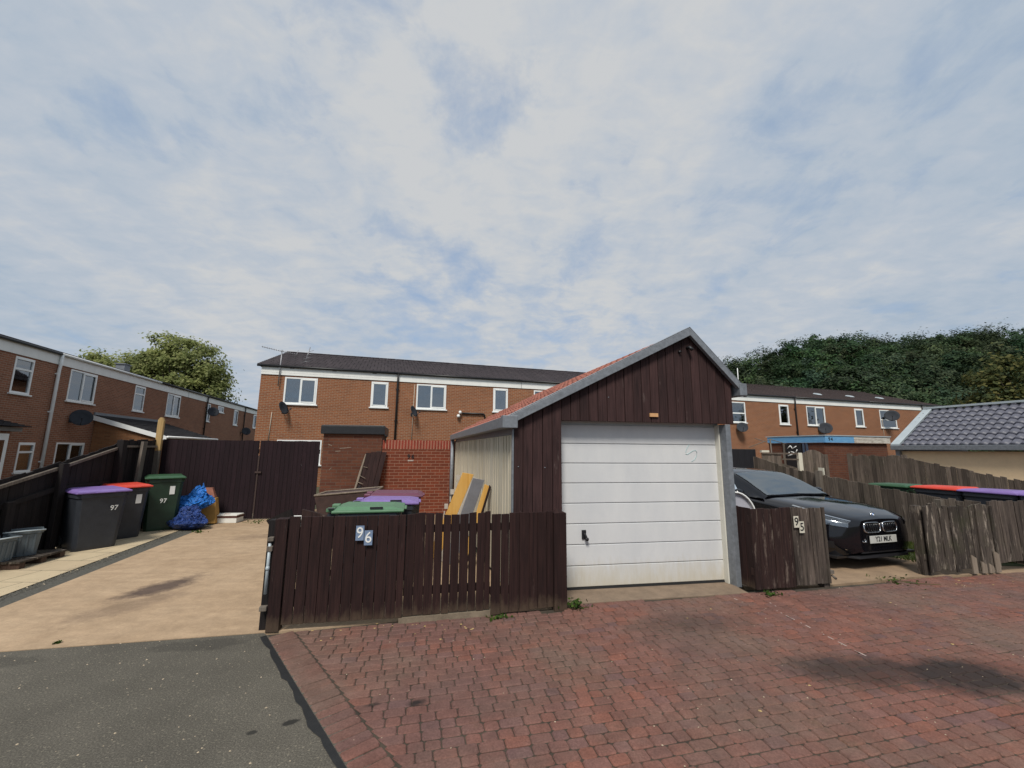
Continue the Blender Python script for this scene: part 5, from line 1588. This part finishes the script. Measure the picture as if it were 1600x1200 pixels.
for pa_ in (.62, .74, 1.5):
    g = MB(KO, 16); g.box(-.028, .015, pa_, pa_ + .06, 0, 1.95); g.build('door_frame', M['slate_blue'] if pa_ < 1 else M['rail'], bo)
for ch, s_ in (('9', .16), ('4', .27)):
    text_obj('digit', ch, .17, Vector((KO[0], KO[1], 2.08)) + hd(16) * s_ - hd(106) * .034, hd(16), (0, 0, 1), M['black'], bo, .002, 1, .002)

# cream garage with grey pantile roof on the right
CO = Vector((11.1, 12.0, 0)); CE = hd(-74); CN = hd(16)
cg = thing('garage', 'cream rendered garage with grey pantile roof at the right edge', 'garage', CO)
g = MB(CO, ax=CE, ay=CN)
g.box(.06, 6.0, .12, 3.3, 0, 1.70); g.build('wall', M['cream_render'], cg)
g = MB()
RZ, RD = 2.95, 1.62
e0 = CO + CE * .02 + Vector((0, 0, 1.86)); e1 = CO + CE * .02 + CN * RD + Vector((0, 0, RZ))
sv = e1 - e0; ls = sv.length; sv.normalize(); n3 = CE.cross(sv)
if n3.z < 0:
    n3 = -n3
pantile(g, e0, CE, sv, n3, 6.0, ls, .18, .235, .026, lift=.034)
e2 = CO + CE * .02 + CN * (2 * RD + .1) + Vector((0, 0, 1.86)); sv2 = e1 - e2; l2 = sv2.length; sv2.normalize(); n4 = CE.cross(sv2)
if n4.z < 0:
    n4 = -n4
pantile(g, e2, CE, sv2, n4, 6.0, l2, .22, .26, .022)
g.build('roof', M['grey_pantile'], cg)
g = MB(CO, ax=CE, ay=CN)
g.hexa([(-.06, -.05, 1.80), (.14, -.05, 1.80), (.14, RD, RZ - .06), (-.06, RD, RZ - .06), (-.06, -.05, 1.90), (.16, -.05, 1.90), (.16, RD, RZ + .06), (-.06, RD, RZ + .06)])
g.hexa([(-.06, RD, RZ - .06), (.14, RD, RZ - .06), (.14, 2 * RD + .15, 1.80), (-.06, 2 * RD + .15, 1.80), (-.06, RD, RZ + .06), (.16, RD, RZ + .06), (.16, 2 * RD + .15, 1.90), (-.06, 2 * RD + .15, 1.90)])
g.build('verge', M['steel_pale'], cg, bevel=.01)
g = MB(CO, ax=CE, ay=CN); g.box(-.05, 6.0, -.09, .03, 1.73, 1.86); g.build('gutter', M['steel'], cg, bevel=.01)
g = MB(CO, ax=CE, ay=CN); g.box(-.04, 6.0, RD - .08, RD + .08, RZ + .02, RZ + .075); g.build('ridge_cap', M['steel_pale'], cg)
g = MB(CO, ax=CE, ay=CN); g.add([(.03, .12, 1.7), (.03, 3.2, 1.7), (.03, RD, RZ - .1)], [(0, 1, 2)]); g.box(.0, .1, .02, .11, 0, 1.74); g.build('gable', M['steel'], cg)

# ------------------------------------------------------------------ the car
CARO = Vector((5.36, 6.28, 0)); CARH = -73.5
cf, cl = hd(CARH), hd(CARH + 90)
CF = dict(o=tuple(CARO), ax=cf, ay=cl, az=Vector((0, 0, .93)))
car = thing('parked_car', 'black hatchback parked behind the weathered 95 fence', 'car', CARO)


def catmull(keys, x):
    n = len(keys)
    for i in range(n - 1):
        if keys[i][0] >= x >= keys[i + 1][0]:
            break
    p0, p1, p2, p3 = keys[max(i - 1, 0)], keys[i], keys[i + 1], keys[min(i + 2, n - 1)]
    t_ = (x - p1[0]) / (p2[0] - p1[0])
    out = []
    for a, b, c, d in zip(p0[1:], p1[1:], p2[1:], p3[1:]):
        out.append(.5 * (2 * b + (c - a) * t_ + (2 * a - 5 * b + 4 * c - d) * t_ ** 2 + (3 * b - a - 3 * c + d) * t_ ** 3))
    return out


#        x     zb   wb   wm   zm   ws   zs   wc   z4   zt
BODY = [(0.075, .28, .38, .43, .46, .41, .66, .34, .735, .75),
        (.045, .25, .55, .60, .46, .56, .67, .43, .755, .775),
        (-.03, .22, .68, .735, .47, .685, .69, .49, .782, .806),
        (-.20, .19, .79, .845, .49, .79, .725, .57, .83, .852),
        (-.50, .18, .80, .878, .51, .825, .77, .60, .885, .91),
        (-.90, .18, .80, .885, .53, .835, .82, .62, .925, .95),
        (-1.25, .18, .80, .885, .54, .84, .85, .64, .95, .975),
        (-1.7, .18, .80, .885, .55, .845, .88, .66, .96, .985),
        (-2.6, .18, .80, .89, .56, .85, .91, .66, .98, 1.0),
        (-3.4, .18, .80, .885, .58, .85, .94, .66, 1.0, 1.01),
        (-4.0, .20, .76, .86, .58, .82, .96, .64, 1.0, 1.01),
        (-4.28, .30, .66, .78, .55, .74, .88, .56, .96, .98)]


def body_pt(x, j):
    """j in 0..1 from sill (left/+y) to centre line"""
    zb, wb, wm, zm, ws, zs, wc, z4, zt = catmull(BODY, x)
    ks = [(1.0, wb, zb), (.82, wm * .985, zm * .75), (.68, wm, zm), (.50, ws + .01, zs), (.44, ws * .97, zs + .03), (.25, wc, z4), (0.0, 0.0, zt)]
    # sample from j=0 (sill) -> 1 (centre)
    t_ = 1 - j
    y_, z_ = catmull(ks, t_)
    return (x, y_, z_)


g = MB(**CF)
nx, nj = 60, 22
xs_ = [0.075 - 4.355 * (i / nx) ** 1.15 for i in range(nx + 1)]
xs_[-1] = -4.28
P = []
for x in xs_:
    row = [body_pt(x, j / nj) for j in range(nj + 1)]
    P += row + [(p[0], -p[1], p[2]) for p in reversed(row[:-1])]
w_ = 2 * nj + 1
Fc = [(i * w_ + j, (i + 1) * w_ + j, (i + 1) * w_ + j + 1, i * w_ + j + 1) for i in range(nx) for j in range(w_ - 1)]
g.add(P, Fc, 0, True)
row = P[:w_]; g.add(row, [tuple(range(w_))], 0, True)
g.add(P[-w_:], [tuple(reversed(range(w_)))], 0, True)
g.add([P[i * w_] for i in range(nx + 1)] + [P[i * w_ + w_ - 1] for i in range(nx + 1)], [(i, i + nx + 1, i + nx + 2, i + 1) for i in range(nx)], 0)
g.build('body', M['car_paint'], car)
#        x     base_w base_z  ws   zs    zc
CAB = [(-1.15, .80, .93, .72, .955, .985),
       (-1.30, .80, .93, .705, 1.03, 1.065),
       (-1.60, .80, .93, .665, 1.18, 1.225),
       (-1.95, .80, .93, .62, 1.315, 1.37),
       (-2.45, .81, .93, .605, 1.365, 1.42),
       (-3.1, .81, .94, .60, 1.36, 1.415),
       (-3.65, .80, .95, .57, 1.29, 1.35),
       (-4.0, .77, .96, .60, 1.14, 1.18),
       (-4.2, .74, .97, .66, .99, 1.01)]


def cab_pt(x, j):
    bw, bz, ws, zs, zc = catmull(CAB, x)
    ks = [(1.0, bw, bz), (.55, ws + .03, zs - .05), (.46, ws - .02, zs + .012), (.25, ws * .55, zc - .012), (0, 0, zc)]
    y_, z_ = catmull(ks, 1 - j)
    return (x, y_, z_)


g = MB(**CF)
nx, nj = 40, 18
P = []
for i in range(nx + 1):
    x = -1.15 - 3.05 * i / nx
    row = [cab_pt(x, j / nj) for j in range(nj + 1)]
    P += row + [(p[0], -p[1], p[2]) for p in reversed(row[:-1])]
w_ = 2 * nj + 1
g.add(P, [(i * w_ + j, (i + 1) * w_ + j, (i + 1) * w_ + j + 1, i * w_ + j + 1) for i in range(nx) for j in range(w_ - 1)], 0, True)
g.build('roof', M['car_paint'], car)


def patch(fnpt, x0, x1, jf, nx_, nj_, off, mat, name, par, sym=False, side=1):
    g = MB(**CF)
    P = []
    for i in range(nx_ + 1):
        q = i / nx_
        x = x0 + (x1 - x0) * q
        ja, jb = jf(q)
        for k_ in range(nj_ + 1):
            j = ja + (jb - ja) * k_ / nj_
            mir = j > 1.0
            jj = 2 - j if mir else j
            p = Vector(fnpt(x, jj)); 
            e_ = .01
            pa = Vector(fnpt(x - e_, jj)); pb = Vector(fnpt(x, max(0, min(1, jj + e_)))); pc = Vector(fnpt(x, max(0, min(1, jj - e_))))
            n_ = (pa - p).cross(pb - pc)
            if n_.dot(Vector((0.3, p.y, .5))) < 0:
                n_ = -n_
            n_.normalize()
            p = p + n_ * off
            P.append((p.x, (-p.y if mir else p.y) * side, p.z))
    w2 = nj_ + 1
    g.add(P, [(i * w2 + k_, (i + 1) * w2 + k_, (i + 1) * w2 + k_ + 1, i * w2 + k_ + 1) for i in range(nx_) for k_ in range(nj_)], 0, True)
    return g.build(name, M[mat], par)


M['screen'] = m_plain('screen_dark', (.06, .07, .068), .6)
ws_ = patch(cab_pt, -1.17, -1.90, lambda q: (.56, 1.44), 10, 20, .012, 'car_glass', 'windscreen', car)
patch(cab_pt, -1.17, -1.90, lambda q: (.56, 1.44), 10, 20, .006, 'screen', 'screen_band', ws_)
for side in (1, -1):
    sw = patch(cab_pt, -1.62, -2.62, lambda q: (.08, .08 + .36 * min(1, q * 2.6 + .12)), 10, 6, .012, 'car_glass', 'side_window', car, side=side)
    patch(cab_pt, -2.72, -3.6, lambda q: (.08, .44 - .12 * q), 8, 6, .012, 'car_glass', 'side_window', car, side=side)
    hl = patch(body_pt, -.62, .035, lambda q: (.44 + .02 * q, .655 - .045 * (q - .3) ** 2 - .03 * q), 10, 6, .010, 'lamp_inner', 'headlight', car, side=side)
    patch(body_pt, -.62, .035, lambda q: (.44 + .02 * q, .655 - .045 * (q - .3) ** 2 - .03 * q), 10, 6, .016, 'lamp_glass', 'lens', hl, side=side)
    patch(body_pt, -.66, .035, lambda q: (.645 - .03 * q, .668 - .03 * q), 8, 2, .020, 'chrome', 'light_bar', hl, side=side)
    # mirror
    g = MB(**CF)
    P = []
    for j in range(9):
        b = math.pi * j / 8
        for i in range(14):
            a = 2 * math.pi * i / 14
            P.append((-1.52 + .07 * math.sin(b) * math.cos(a) * (1.1 if math.cos(a) > 0 else .6), side * (.93 + .105 * -math.cos(b)), 1.0 + .072 * math.sin(b) * math.sin(a)))
    g.add(P, [(j * 14 + i, j * 14 + (i + 1) % 14, (j + 1) * 14 + (i + 1) % 14, (j + 1) * 14 + i) for j in range(8) for i in range(14)], 0, True)
    g.tube([(-1.5, side * .78, .93), (-1.52, side * .87, .965)], .03, 8)
    g.build('mirror', M['car_paint'], car)
    for xw in (-.78, -3.42):
        g = MB(**CF); g.lathe((xw, side * .76, .315), [(.20, -.10), (.30, -.10), (.318, -.07), (.318, .07), (.30, .10), (.2, .10)], 32, 0, 'y'); wh = g.build('wheel', M['rubber'], car)
        g = MB(**CF)
        for k_ in range(5):
            a = k_ * 1.2566
            g.tube([(xw + .03 * math.cos(a), side * .865, .315 + .03 * math.sin(a)), (xw + .2 * math.cos(a), side * .865, .315 + .2 * math.sin(a))], .025, 6)
        g.lathe((xw, side * .86, .315), [(.21, -.01), (.225, .0), (.21, .012), (.19, 0)], 28, 0, 'y'); g.build('rim', M['steel_pale'], wh)
        g = MB(**CF)
        g.add([(xw + .37 * math.cos(math.pi * k_ / 14), side * (.886), .32 + .37 * math.sin(math.pi * k_ / 14)) for k_ in range(15)] + [(xw - .37, side * .84, .18), (xw + .37, side * .84, .18)], [tuple(range(17))]); g.build('wheel_arch', M['black'], car)


# nose details sit on a plane following the front
def nose_ring(yc, zc, hw, hh, x, th, mat, name, par, fill=None, sweep=.22, slope=-.25):
    n = 28
    def pt(a, k_, dx):
        ca, sa = math.cos(a), math.sin(a)
        y_ = yc + hw * k_ * math.copysign(abs(ca) ** .45, ca); z_ = zc + hh * k_ * math.copysign(abs(sa) ** .55, sa)
        return (x + dx - sweep * (y_ * y_) + slope * (z_ - .55) , y_, z_)
    g = MB(**CF)
    P = []
    for (k_, dx) in ((1.0, 0.0), (1.0, .018), (1 - th, .022), (1 - th, 0)):
        for i in range(n):
            P.append(pt(2 * math.pi * i / n, k_, dx))
    g.add(P, [(q * n + i, q * n + (i + 1) % n, ((q + 1) % 4) * n + (i + 1) % n, ((q + 1) % 4) * n + i) for q in range(4) for i in range(n)], 0, True)
    o = g.build(name, M[mat], par)
    if fill:
        g = MB(**CF); g.add([pt(2 * math.pi * i / n, 1 - th * .7, .006) for i in range(n)], [tuple(range(n))]); g.build('grille_mesh', M[fill], o)
        g = MB(**CF)
        for k_ in range(7):
            y_ = yc - hw * .75 + k_ * hw * .25
            g.tube([(x + .012 - sweep * y_ * y_ + slope * (zc - hh * .8 - .55), y_, zc - hh * .8), (x + .012 - sweep * y_ * y_ + slope * (zc + hh * .8 - .55), y_, zc + hh * .8)], .006, 5)
        g.build('grille_bar', M['car_paint'], o)
    return o


for sy in (-1, 1):
    nose_ring(sy * .182, .628, .164, .080, .080, .13, 'chrome', 'kidney_grille', car, 'black', sweep=.10, slope=-.06)
g = MB(**CF)
g.hexa([(.045, -.42, .25), (.045, .42, .25), (.068, .42, .25), (.068, -.42, .25), (.045, -.36, .355), (.045, .36, .355), (.065, .36, .355), (.065, -.36, .355)])
g.build('lower_intake', M['black'], car)
g = MB(**CF)
g.hexa([(-.16, -.80, .18), (-.16, .80, .18), (-.02, .80, .18), (-.02, -.80, .18), (-.14, -.80, .215), (-.14, .80, .215), (-.01, .80, .215), (-.01, -.80, .215)])
g.hexa([(-.03, -.60, .182), (-.03, .60, .182), (.085, .50, .182), (.085, -.50, .182), (-.03, -.6, .217), (-.03, .6, .217), (.08, .50, .217), (.08, -.50, .217)])
g.build('splitter', M['black'], car)
for sy in (-1, 1):
    fg = nose_ring(sy * .60, .35, .055, .045, .05, .3, 'chrome', 'fog_light', car, 'black', sweep=.28)
    patch(body_pt, -.24, -.06, lambda q: (.14, .27), 4, 4, .008, 'black', 'side_intake', car, side=sy)
nose_ring(-.36, .44, .035, .028, .060, .35, 'chrome', 'tow_eye', car, 'black', sweep=.22)
g = MB(**CF); g.box(.088, .098, -.27, .27, .395, .505); pt_ = g.build('number_plate', m_plain('plate_white', (.50, .50, .47), .4), car, bevel=.003)
PX = CARO + cf * .0995 + Vector((0, 0, .4525 * .93))
text_obj('plate_text', 'Y21 MLK', .098, PX, cl, (0, 0, 1), M['black'], pt_, .001, .88, .0015)
bp = CARO + cf * -.01 + Vector((0, 0, .800 * .93))
g = MB(tuple(bp), ax=cl, ay=(cf * -.35 + Vector((0, 0, .6))).normalized(), az=(cf * .8 + Vector((0, 0, .55))).normalized())
g.lathe((0, 0, 0), [(.043, -.004), (.043, .004), (.036, .006)], 24); bd = g.build('badge', M['chrome'], car)
g = MB(tuple(bp), ax=cl, ay=(cf * -.35 + Vector((0, 0, .6))).normalized(), az=(cf * .8 + Vector((0, 0, .55))).normalized())
for q in range(4):
    pts = [(0, 0, .0075)] + [(.024 * math.cos(math.pi / 2 * q + math.pi / 2 * i / 6), .024 * math.sin(math.pi / 2 * q + math.pi / 2 * i / 6), .0075) for i in range(7)]
    g.add(pts, [tuple(range(8))], q % 2)
ring_p = [(.026 * math.cos(i * .2618), .026 * math.sin(i * .2618), .0072) for i in range(24)] + [(.037 * math.cos(i * .2618), .037 * math.sin(i * .2618), .0072) for i in range(24)]
g.add(ring_p, [(i, i + 24, (i + 1) % 24 + 24, (i + 1) % 24) for i in range(24)], 2)
g.build('roundel', [M['badge_blue'], M['white_print'], M['black']], bd)
g = MB(**CF); g.tube([(-1.20, .1, .985), (-1.26, -.30, 1.005), (-1.27, -.55, 1.0)], .012, 5); g.tube([(-1.2, -.2, .985), (-1.25, .25, 1.01), (-1.27, .4, 1.0)], .012, 5); g.build('wiper', M['black'], car)


# ------------------------------------------------------------------ vegetation
def leaf_mesh(name, pts, size, mat, parent=None, tint=None, aspect=.7, up_bias=.35, seed=0, out=None):
    r_ = np.random.default_rng(seed)
    n = len(pts)
    d = r_.normal(size=(n, 3)); d[:, 2] += up_bias * np.sign(d[:, 2] + 1e-6); d /= np.linalg.norm(d, axis=1)[:, None]
    if out is not None:                       # leaves face outward and up, as on a real crown
        w_o = out / np.linalg.norm(out, axis=1)[:, None] + np.array((0, 0, .55))
        d = d * .55 + w_o * .8; d /= np.linalg.norm(d, axis=1)[:, None]
    a = r_.normal(size=(n, 3)); a -= d * np.sum(a * d, axis=1)[:, None]; a /= np.linalg.norm(a, axis=1)[:, None]
    b = np.cross(d, a)
    s_ = (size * r_.uniform(.55, 1.3, n))[:, None]
    V = np.stack([pts - a * s_ - b * s_ * aspect * .3, pts - b * s_ * aspect, pts + a * s_ + b * s_ * aspect * .2, pts + b * s_ * aspect], axis=1).reshape(-1, 3)
    off = parent_world(parent) if parent else Vector((0, 0, 0))
    V = V - np.array(off)
    me = bpy.data.meshes.new(name)
    me.vertices.add(4 * n); me.loops.add(4 * n); me.polygons.add(n)
    me.vertices.foreach_set('co', V.astype(np.float32).ravel())
    me.loops.foreach_set('vertex_index', np.arange(4 * n, dtype=np.int32))
    me.polygons.foreach_set('loop_start', np.arange(0, 4 * n, 4, dtype=np.int32))
    if tint is not None:
        at = me.color_attributes.new('tint', 'FLOAT_COLOR', 'POINT')
        c = np.repeat(np.concatenate([tint, np.ones((n, 1))], axis=1), 4, axis=0)
        at.data.foreach_set('color', c.astype(np.float32).ravel())
    me.update(); me.validate()
    me.materials.append(mat)
    o = bpy.data.objects.new(name, me); COL.objects.link(o)
    if parent:
        o.parent = parent
    return o


LAST_OUT = []


def clumpy(center, rad, n_clump, per, clump_r, r_, squash=(1, 1, .8), hollow=.45):
    """points in leaf clumps spread through an ellipsoid"""
    d = r_.normal(size=(n_clump, 3)); d /= np.linalg.norm(d, axis=1)[:, None]
    c = d * (hollow + (1 - hollow) * r_.random((n_clump, 1)) ** .6) * rad * np.array(squash)
    cr = clump_r * r_.uniform(.55, 1.25, (n_clump, 1, 1))
    q = r_.normal(size=(n_clump, per, 3)) * .48 * cr * np.array((1, 1, .75))
    LAST_OUT.append((c[:, None, :] * .6 + q * 1.4).reshape(-1, 3))
    return (np.array(center) + c[:, None, :] + q).reshape(-1, 3), c + np.array(center)


tr = thing('broadleaf_tree', 'pale green spreading tree behind the left row roofs', 'tree', (-31, 38))
LAST_OUT.clear()
r_ = np.random.default_rng(4)
allp = []; cents = []
for (cx, cz, rad, nc) in ((-33.3, 9.9, 2.6, 40), (-30.6, 9.6, 2.5, 38), (-28.7, 8.0, 2.1, 30), (-27.9, 6.2, 1.6, 18), (-31.5, 7.3, 3.1, 34), (-35.8, 8.4, 2.0, 24), (-36.5, 6.6, 1.7, 14), (-38.4, 9.3, .75, 7), (-39.8, 9.9, .4, 3)):
    p_, c_ = clumpy((cx, 38, cz), rad, nc, 150, .85, r_, (1, .9, .95), .35)
    allp.append(p_); cents.append(c_)
leaf_mesh('crown', np.concatenate(allp), .135, M['foliage_pale'], tr, seed=5, out=np.concatenate(LAST_OUT))
LAST_OUT.clear()
g = MB()
g.tube([(-31, 38, 0), (-31.1, 38, 2.5), (-30.8, 38, 5.0)], [.42, .34, .24], 10)
g.build('trunk', M['bark'], tr)
g = MB()
for c in np.concatenate(cents)[::3]:
    st = Vector((-30.9, 38, 3.6 + random.random() * 1.6)); en_ = Vector(c)
    md = st.lerp(en_, .5) + Vector((random.uniform(-.4, .4), random.uniform(-.4, .4), -.3))
    g.tube([tuple(st), tuple(md), tuple(en_)], [.12, .07, .025], 5)
g.build('limb', M['bark'], tr)

ta = thing('autumn_tree', 'yellowing thin leaved tree behind the cream garage roof', 'tree', (27.5, 21))
allp = []; cents = []
for (cx, cy, cz, rad, nc) in ((27.6, 21.5, 4.6, 2.6, 34), (25.0, 21, 3.9, 1.6, 16), (30.0, 21, 5.0, 2.6, 26), (26.2, 22, 6.0, 1.2, 9)):
    p_, c_ = clumpy((cx, cy, cz), rad, nc, 150, .75, r_, (1, .9, .9), .3)
    allp.append(p_); cents.append(c_)
leaf_mesh('crown', np.concatenate(allp), .115, M['foliage_autumn'], ta, seed=6, out=np.concatenate(LAST_OUT))
LAST_OUT.clear()
g = MB(); g.tube([(27.5, 21, 0), (27.6, 21, 2.0), (27.6, 21.2, 3.6)], [.2, .15, .09], 8); g.build('trunk', M['bark'], ta)
g = MB()
for c in np.concatenate(cents)[::2]:
    st = Vector((27.55, 21.1, 1.6 + random.random() * 1.4)); en_ = Vector(c)
    g.tube([tuple(st), tuple(st.lerp(en_, .55) + Vector((0, 0, -.2))), tuple(en_)], [.05, .03, .012], 5)
g.build('limb', M['bark'], ta)

# wooded hill: terrain sheet and one mass of crowns
SKY_X = [-20, 20, 40, 46.5, 52.4, 63.3, 70, 76.5, 91, 98, 106, 114, 130, 170, 230]
SKY_Z = [8, 10, 17.0, 20.4, 22.8, 26.2, 27.4, 28.0, 27.7, 27.9, 29.3, 30.4, 33, 34, 30]
YR = 92.0


def sky_h(x):
    return float(np.interp(x, SKY_X, SKY_Z))


def hill_z(x, y):
    xr = x * YR / max(y, 40)
    top = sky_h(xr) - 4.0
    f = min(1, max(0, (y - 52) / (YR - 52)))
    return -1.0 + (top + 1.0) * (f ** .85) if y <= YR else top - (y - YR) * .25


g = MB()
g.grid(lambda u_, v_: ((-10 + 240 * u_), 50 + 90 * v_, hill_z(-10 + 240 * u_, 50 + 90 * v_)), 48, 24)
struct(g.build('hill', m_plain('hill_floor', (.020, .026, .012), .95, var=.4, scale=.3)))
pts, tints = [], []
r_ = np.random.default_rng(21)
cnt = 0
while cnt < 330:
    y = r_.uniform(54, 97); x = r_.uniform(.42, 1.55) * y
    z0_ = hill_z(x, y)
    rad = r_.uniform(1.8, 4.6)
    hgt = 4.2 + r_.uniform(-2.0, 1.0) if y > 84 else r_.uniform(4.0, 7.0)
    zc = z0_ + hgt - rad * .75
    nc = 26
    p_, _ = clumpy((x, y, zc), rad, nc, 64, rad * .33, r_, (1, 1, 1.0), .6)
    tn = np.array([r_.uniform(.8, 1.15), r_.uniform(.85, 1.1), r_.uniform(.85, 1.25)]) * np.array((.95, 1.08, .92)) * r_.choice([.68, .88, 1.05, 1.35])
    pts.append(p_); tints.append(np.repeat(tn[None, :], len(p_), 0))
    cnt += 1
w_ = leaf_mesh('wood', np.concatenate(pts), .215, M['wood_foliage'], None, np.concatenate(tints), seed=9, out=np.concatenate(LAST_OUT))
tag(w_, 'dense dark green wood covering the hill beyond the terrace', 'wood', kind='stuff')


# weeds and grass
def weed(loc, label, n=60, r=.1, h=.09, seed=1):
    rr = np.random.default_rng(seed)
    p_ = rr.normal(size=(n, 3)) * np.array((r * .55, r * .4, h * .35)) + np.array((loc[0], loc[1], h * .45))
    p_[:, 2] = np.abs(p_[:, 2]) + .006
    t = thing('weed', label, 'weed', loc, 'weeds at the fence feet')
    leaf_mesh('foliage', p_, .02, M['weed'], t, seed=seed)
    g = MB()
    for i in range(min(8, n)):
        q = p_[(i * 5) % n]
        g.tube([(loc[0] + random.uniform(-.02, .02), loc[1] + random.uniform(-.02, .02), 0), tuple(q)], .0025, 4)
    g.build('stem', M['weed'], t)


weed((.68, 4.62), 'leafy green weed at the foot of the pointed post by the garage door', 110, .12, .10, 1)
weed((3.02, 5.06), 'low weed tuft at the corner of the worn 95 fence', 50, .10, .05, 2)
weed((-6.05, 8.3), 'small weed in the gravel by the blue bags', 30, .10, .04, 3)
weed((5.0, 5.62), 'sparse weed across the mouth of the parking bay', 60, .28, .035, 4)
weed((-.1, 4.36), 'low weed tuft under the joint of the two dark panels', 40, .12, .03, 5)
weed((-3.8, 3.74), 'tiny weed at the edge between concrete and asphalt', 9, .02, .018, 6)
weed((-5.6, 9.45), 'weed line along the crack before the dark back gate', 40, .35, .025, 7)

pts = []
rr = np.random.default_rng(8)
V, Fq = [], []
for i in range(12000):
    t_ = rr.random(); 
    y = 6.55 + 3.6 * t_
    xf = 7.33 - .287 * (y - 7.9)
    x = xf - .02 - rr.random() ** 1.3 * 1.55
    if x < xf - 1.55:
        continue
    h_ = rr.uniform(.03, .10); a = rr.uniform(0, 6.28); lx, ly = rr.normal() * .025, rr.normal() * .025
    b = len(V)
    V += [(x - .005 * math.cos(a), y - .005 * math.sin(a), .002), (x + .005 * math.cos(a), y + .005 * math.sin(a), .002), (x + lx, y + ly, h_)]
    Fq.append((b, b + 1, b + 2))
me = bpy.data.meshes.new('grass'); me.from_pydata(V, [], Fq); me.materials.append(M['grass'])
o = bpy.data.objects.new('grass', me); COL.objects.link(o)
tag(o, 'strip of rough green grass between the car and the silvered fence', 'grass', kind='stuff')
g = MB(); g.slab([(7.75, 6.4), (6.95, 9.0), (6.55, 10.4), (5.2, 10.2), (5.6, 8.2), (5.98, 6.95), (6.6, 6.5)], -.1, .008)
struct(g.build('grass_verge', m_plain('verge_soil', (.045, .055, .018), .95, var=.4, scale=8)))

# ------------------------------------------------------------------ world and sun
SUN_EL, SUN_AZ = 52.0, 192.0      # azimuth clockwise from +Y: high behind the camera, a little to its left
wd = bpy.data.worlds.new('World'); scene.world = wd; wd.use_nodes = True
nt = wd.node_tree
for n in list(nt.nodes):
    nt.nodes.remove(n)


class WN(NT):
    def __init__(s, tree):
        s.t = tree


k = WN(nt)
outw = k.n('ShaderNodeOutputWorld'); bg_ = k.n('ShaderNodeBackground')
sky = k.n('ShaderNodeTexSky'); sky.sky_type = 'NISHITA'; sky.sun_disc = False
sky.sun_elevation = R(SUN_EL); sky.sun_rotation = R(SUN_AZ); sky.air_density = 1.0; sky.dust_density = 1.2; sky.ozone_density = 1.5
gen = k.n('ShaderNodeTexCoord').outputs['Generated']
sp = k.n('ShaderNodeSeparateXYZ'); k.l(gen, sp.inputs[0])
zz = k.math('ADD', k.math('MAXIMUM', sp.outputs['Z'], 0.0), 0.16)
cb = k.n('ShaderNodeCombineXYZ')
k.l(k.math('DIVIDE', sp.outputs['X'], zz), cb.inputs[0]); k.l(k.math('DIVIDE', sp.outputs['Y'], zz), cb.inputs[1])
flat = cb.outputs[0]
big = k.noise(k.mapping(flat, scale=(1.15, .8, 1), loc=(3.1, 1.7, 0)), 1.0, 8, .6, dist=.35)
mid = k.noise(k.mapping(flat, scale=(4.4, 3.8, 1), loc=(.4, 2.2, 0)), 1.0, 8, .62, dist=.3)
rip = k.noise(k.mapping(flat, scale=(3.2, 5.6, 1), loc=(5, 0, 0)), 2.4, 5, .55, dist=.5)


def bump_dir(u, v, width):
    d = (rt * ((u - 800) / F_PX) - up * ((v - 600) / F_PX) + fw).normalized()
    dt = k.n('ShaderNodeVectorMath'); dt.operation = 'DOT_PRODUCT'; k.l(gen, dt.inputs[0]); dt.inputs[1].default_value = tuple(d)
    return k.ramp(dt.outputs['Value'], [(math.cos(R(width)), 0.0), (1.0, 1.0)])


gap = k.mix(1.0, bump_dir(640, 40, 15), bump_dir(800, 170, 7), 'ADD')
gap2 = k.mix(1.0, bump_dir(690, 440, 11), bump_dir(905, 510, 10), 'ADD')
gapt = k.mix(1.0, gap, gap2, 'ADD')
cov = k.math('SUBTRACT', k.math('ADD', k.math('MULTIPLY', big, .45), k.math('MULTIPLY', mid, .55)), k.math('MULTIPLY', gapt, .085))
mask = k.ramp(cov, [(.24, 0.0), (.46, 1.0)])
lum = k.math('ADD', k.math('ADD', k.math('MULTIPLY', big, .42), k.math('MULTIPLY', mid, .36)), k.math('MULTIPLY', rip, .22))
glow = bump_dir(760, 290, 50)
lum = k.math('ADD', lum, k.math('MULTIPLY', glow, .13))
cloud = k.ramp(lum, [(.36, (3.20, 3.95, 4.85)), (.47, (3.75, 4.40, 5.20)), (.57, (4.35, 4.80, 5.40)), (.67, (5.2, 5.35, 5.5))])
blue = k.mix(0.6, sky.outputs[0], (3.2, 4.4, 6.3))          # thin veil of high cloud over the clear gaps
col = k.mix(mask, blue, cloud)
k.l(col, bg_.inputs['Color']); bg_.inputs['Strength'].default_value = 0.1
k.l(bg_.outputs[0], outw.inputs['Surface'])

sun = bpy.data.lights.new('sun', 'SUN'); sun.energy = 3.0; sun.angle = R(16); sun.color = (1.0, .95, .87)
so = bpy.data.objects.new('sun', sun); COL.objects.link(so)
az = R(SUN_AZ)
dirv = Vector((math.sin(az) * math.cos(R(SUN_EL)), math.cos(az) * math.cos(R(SUN_EL)), math.sin(R(SUN_EL))))
so.rotation_euler = dirv.to_track_quat('Z', 'Y').to_euler()
so.location = (0, 0, 30)

scene.view_settings.view_transform = 'Standard'
scene.view_settings.look = 'None'
scene.view_settings.exposure = 0.18
scene.view_settings.gamma = 1.0
scene.render.engine = 'CYCLES'
scene.cycles.max_bounces = 6
scene.cycles.transparent_max_bounces = 12
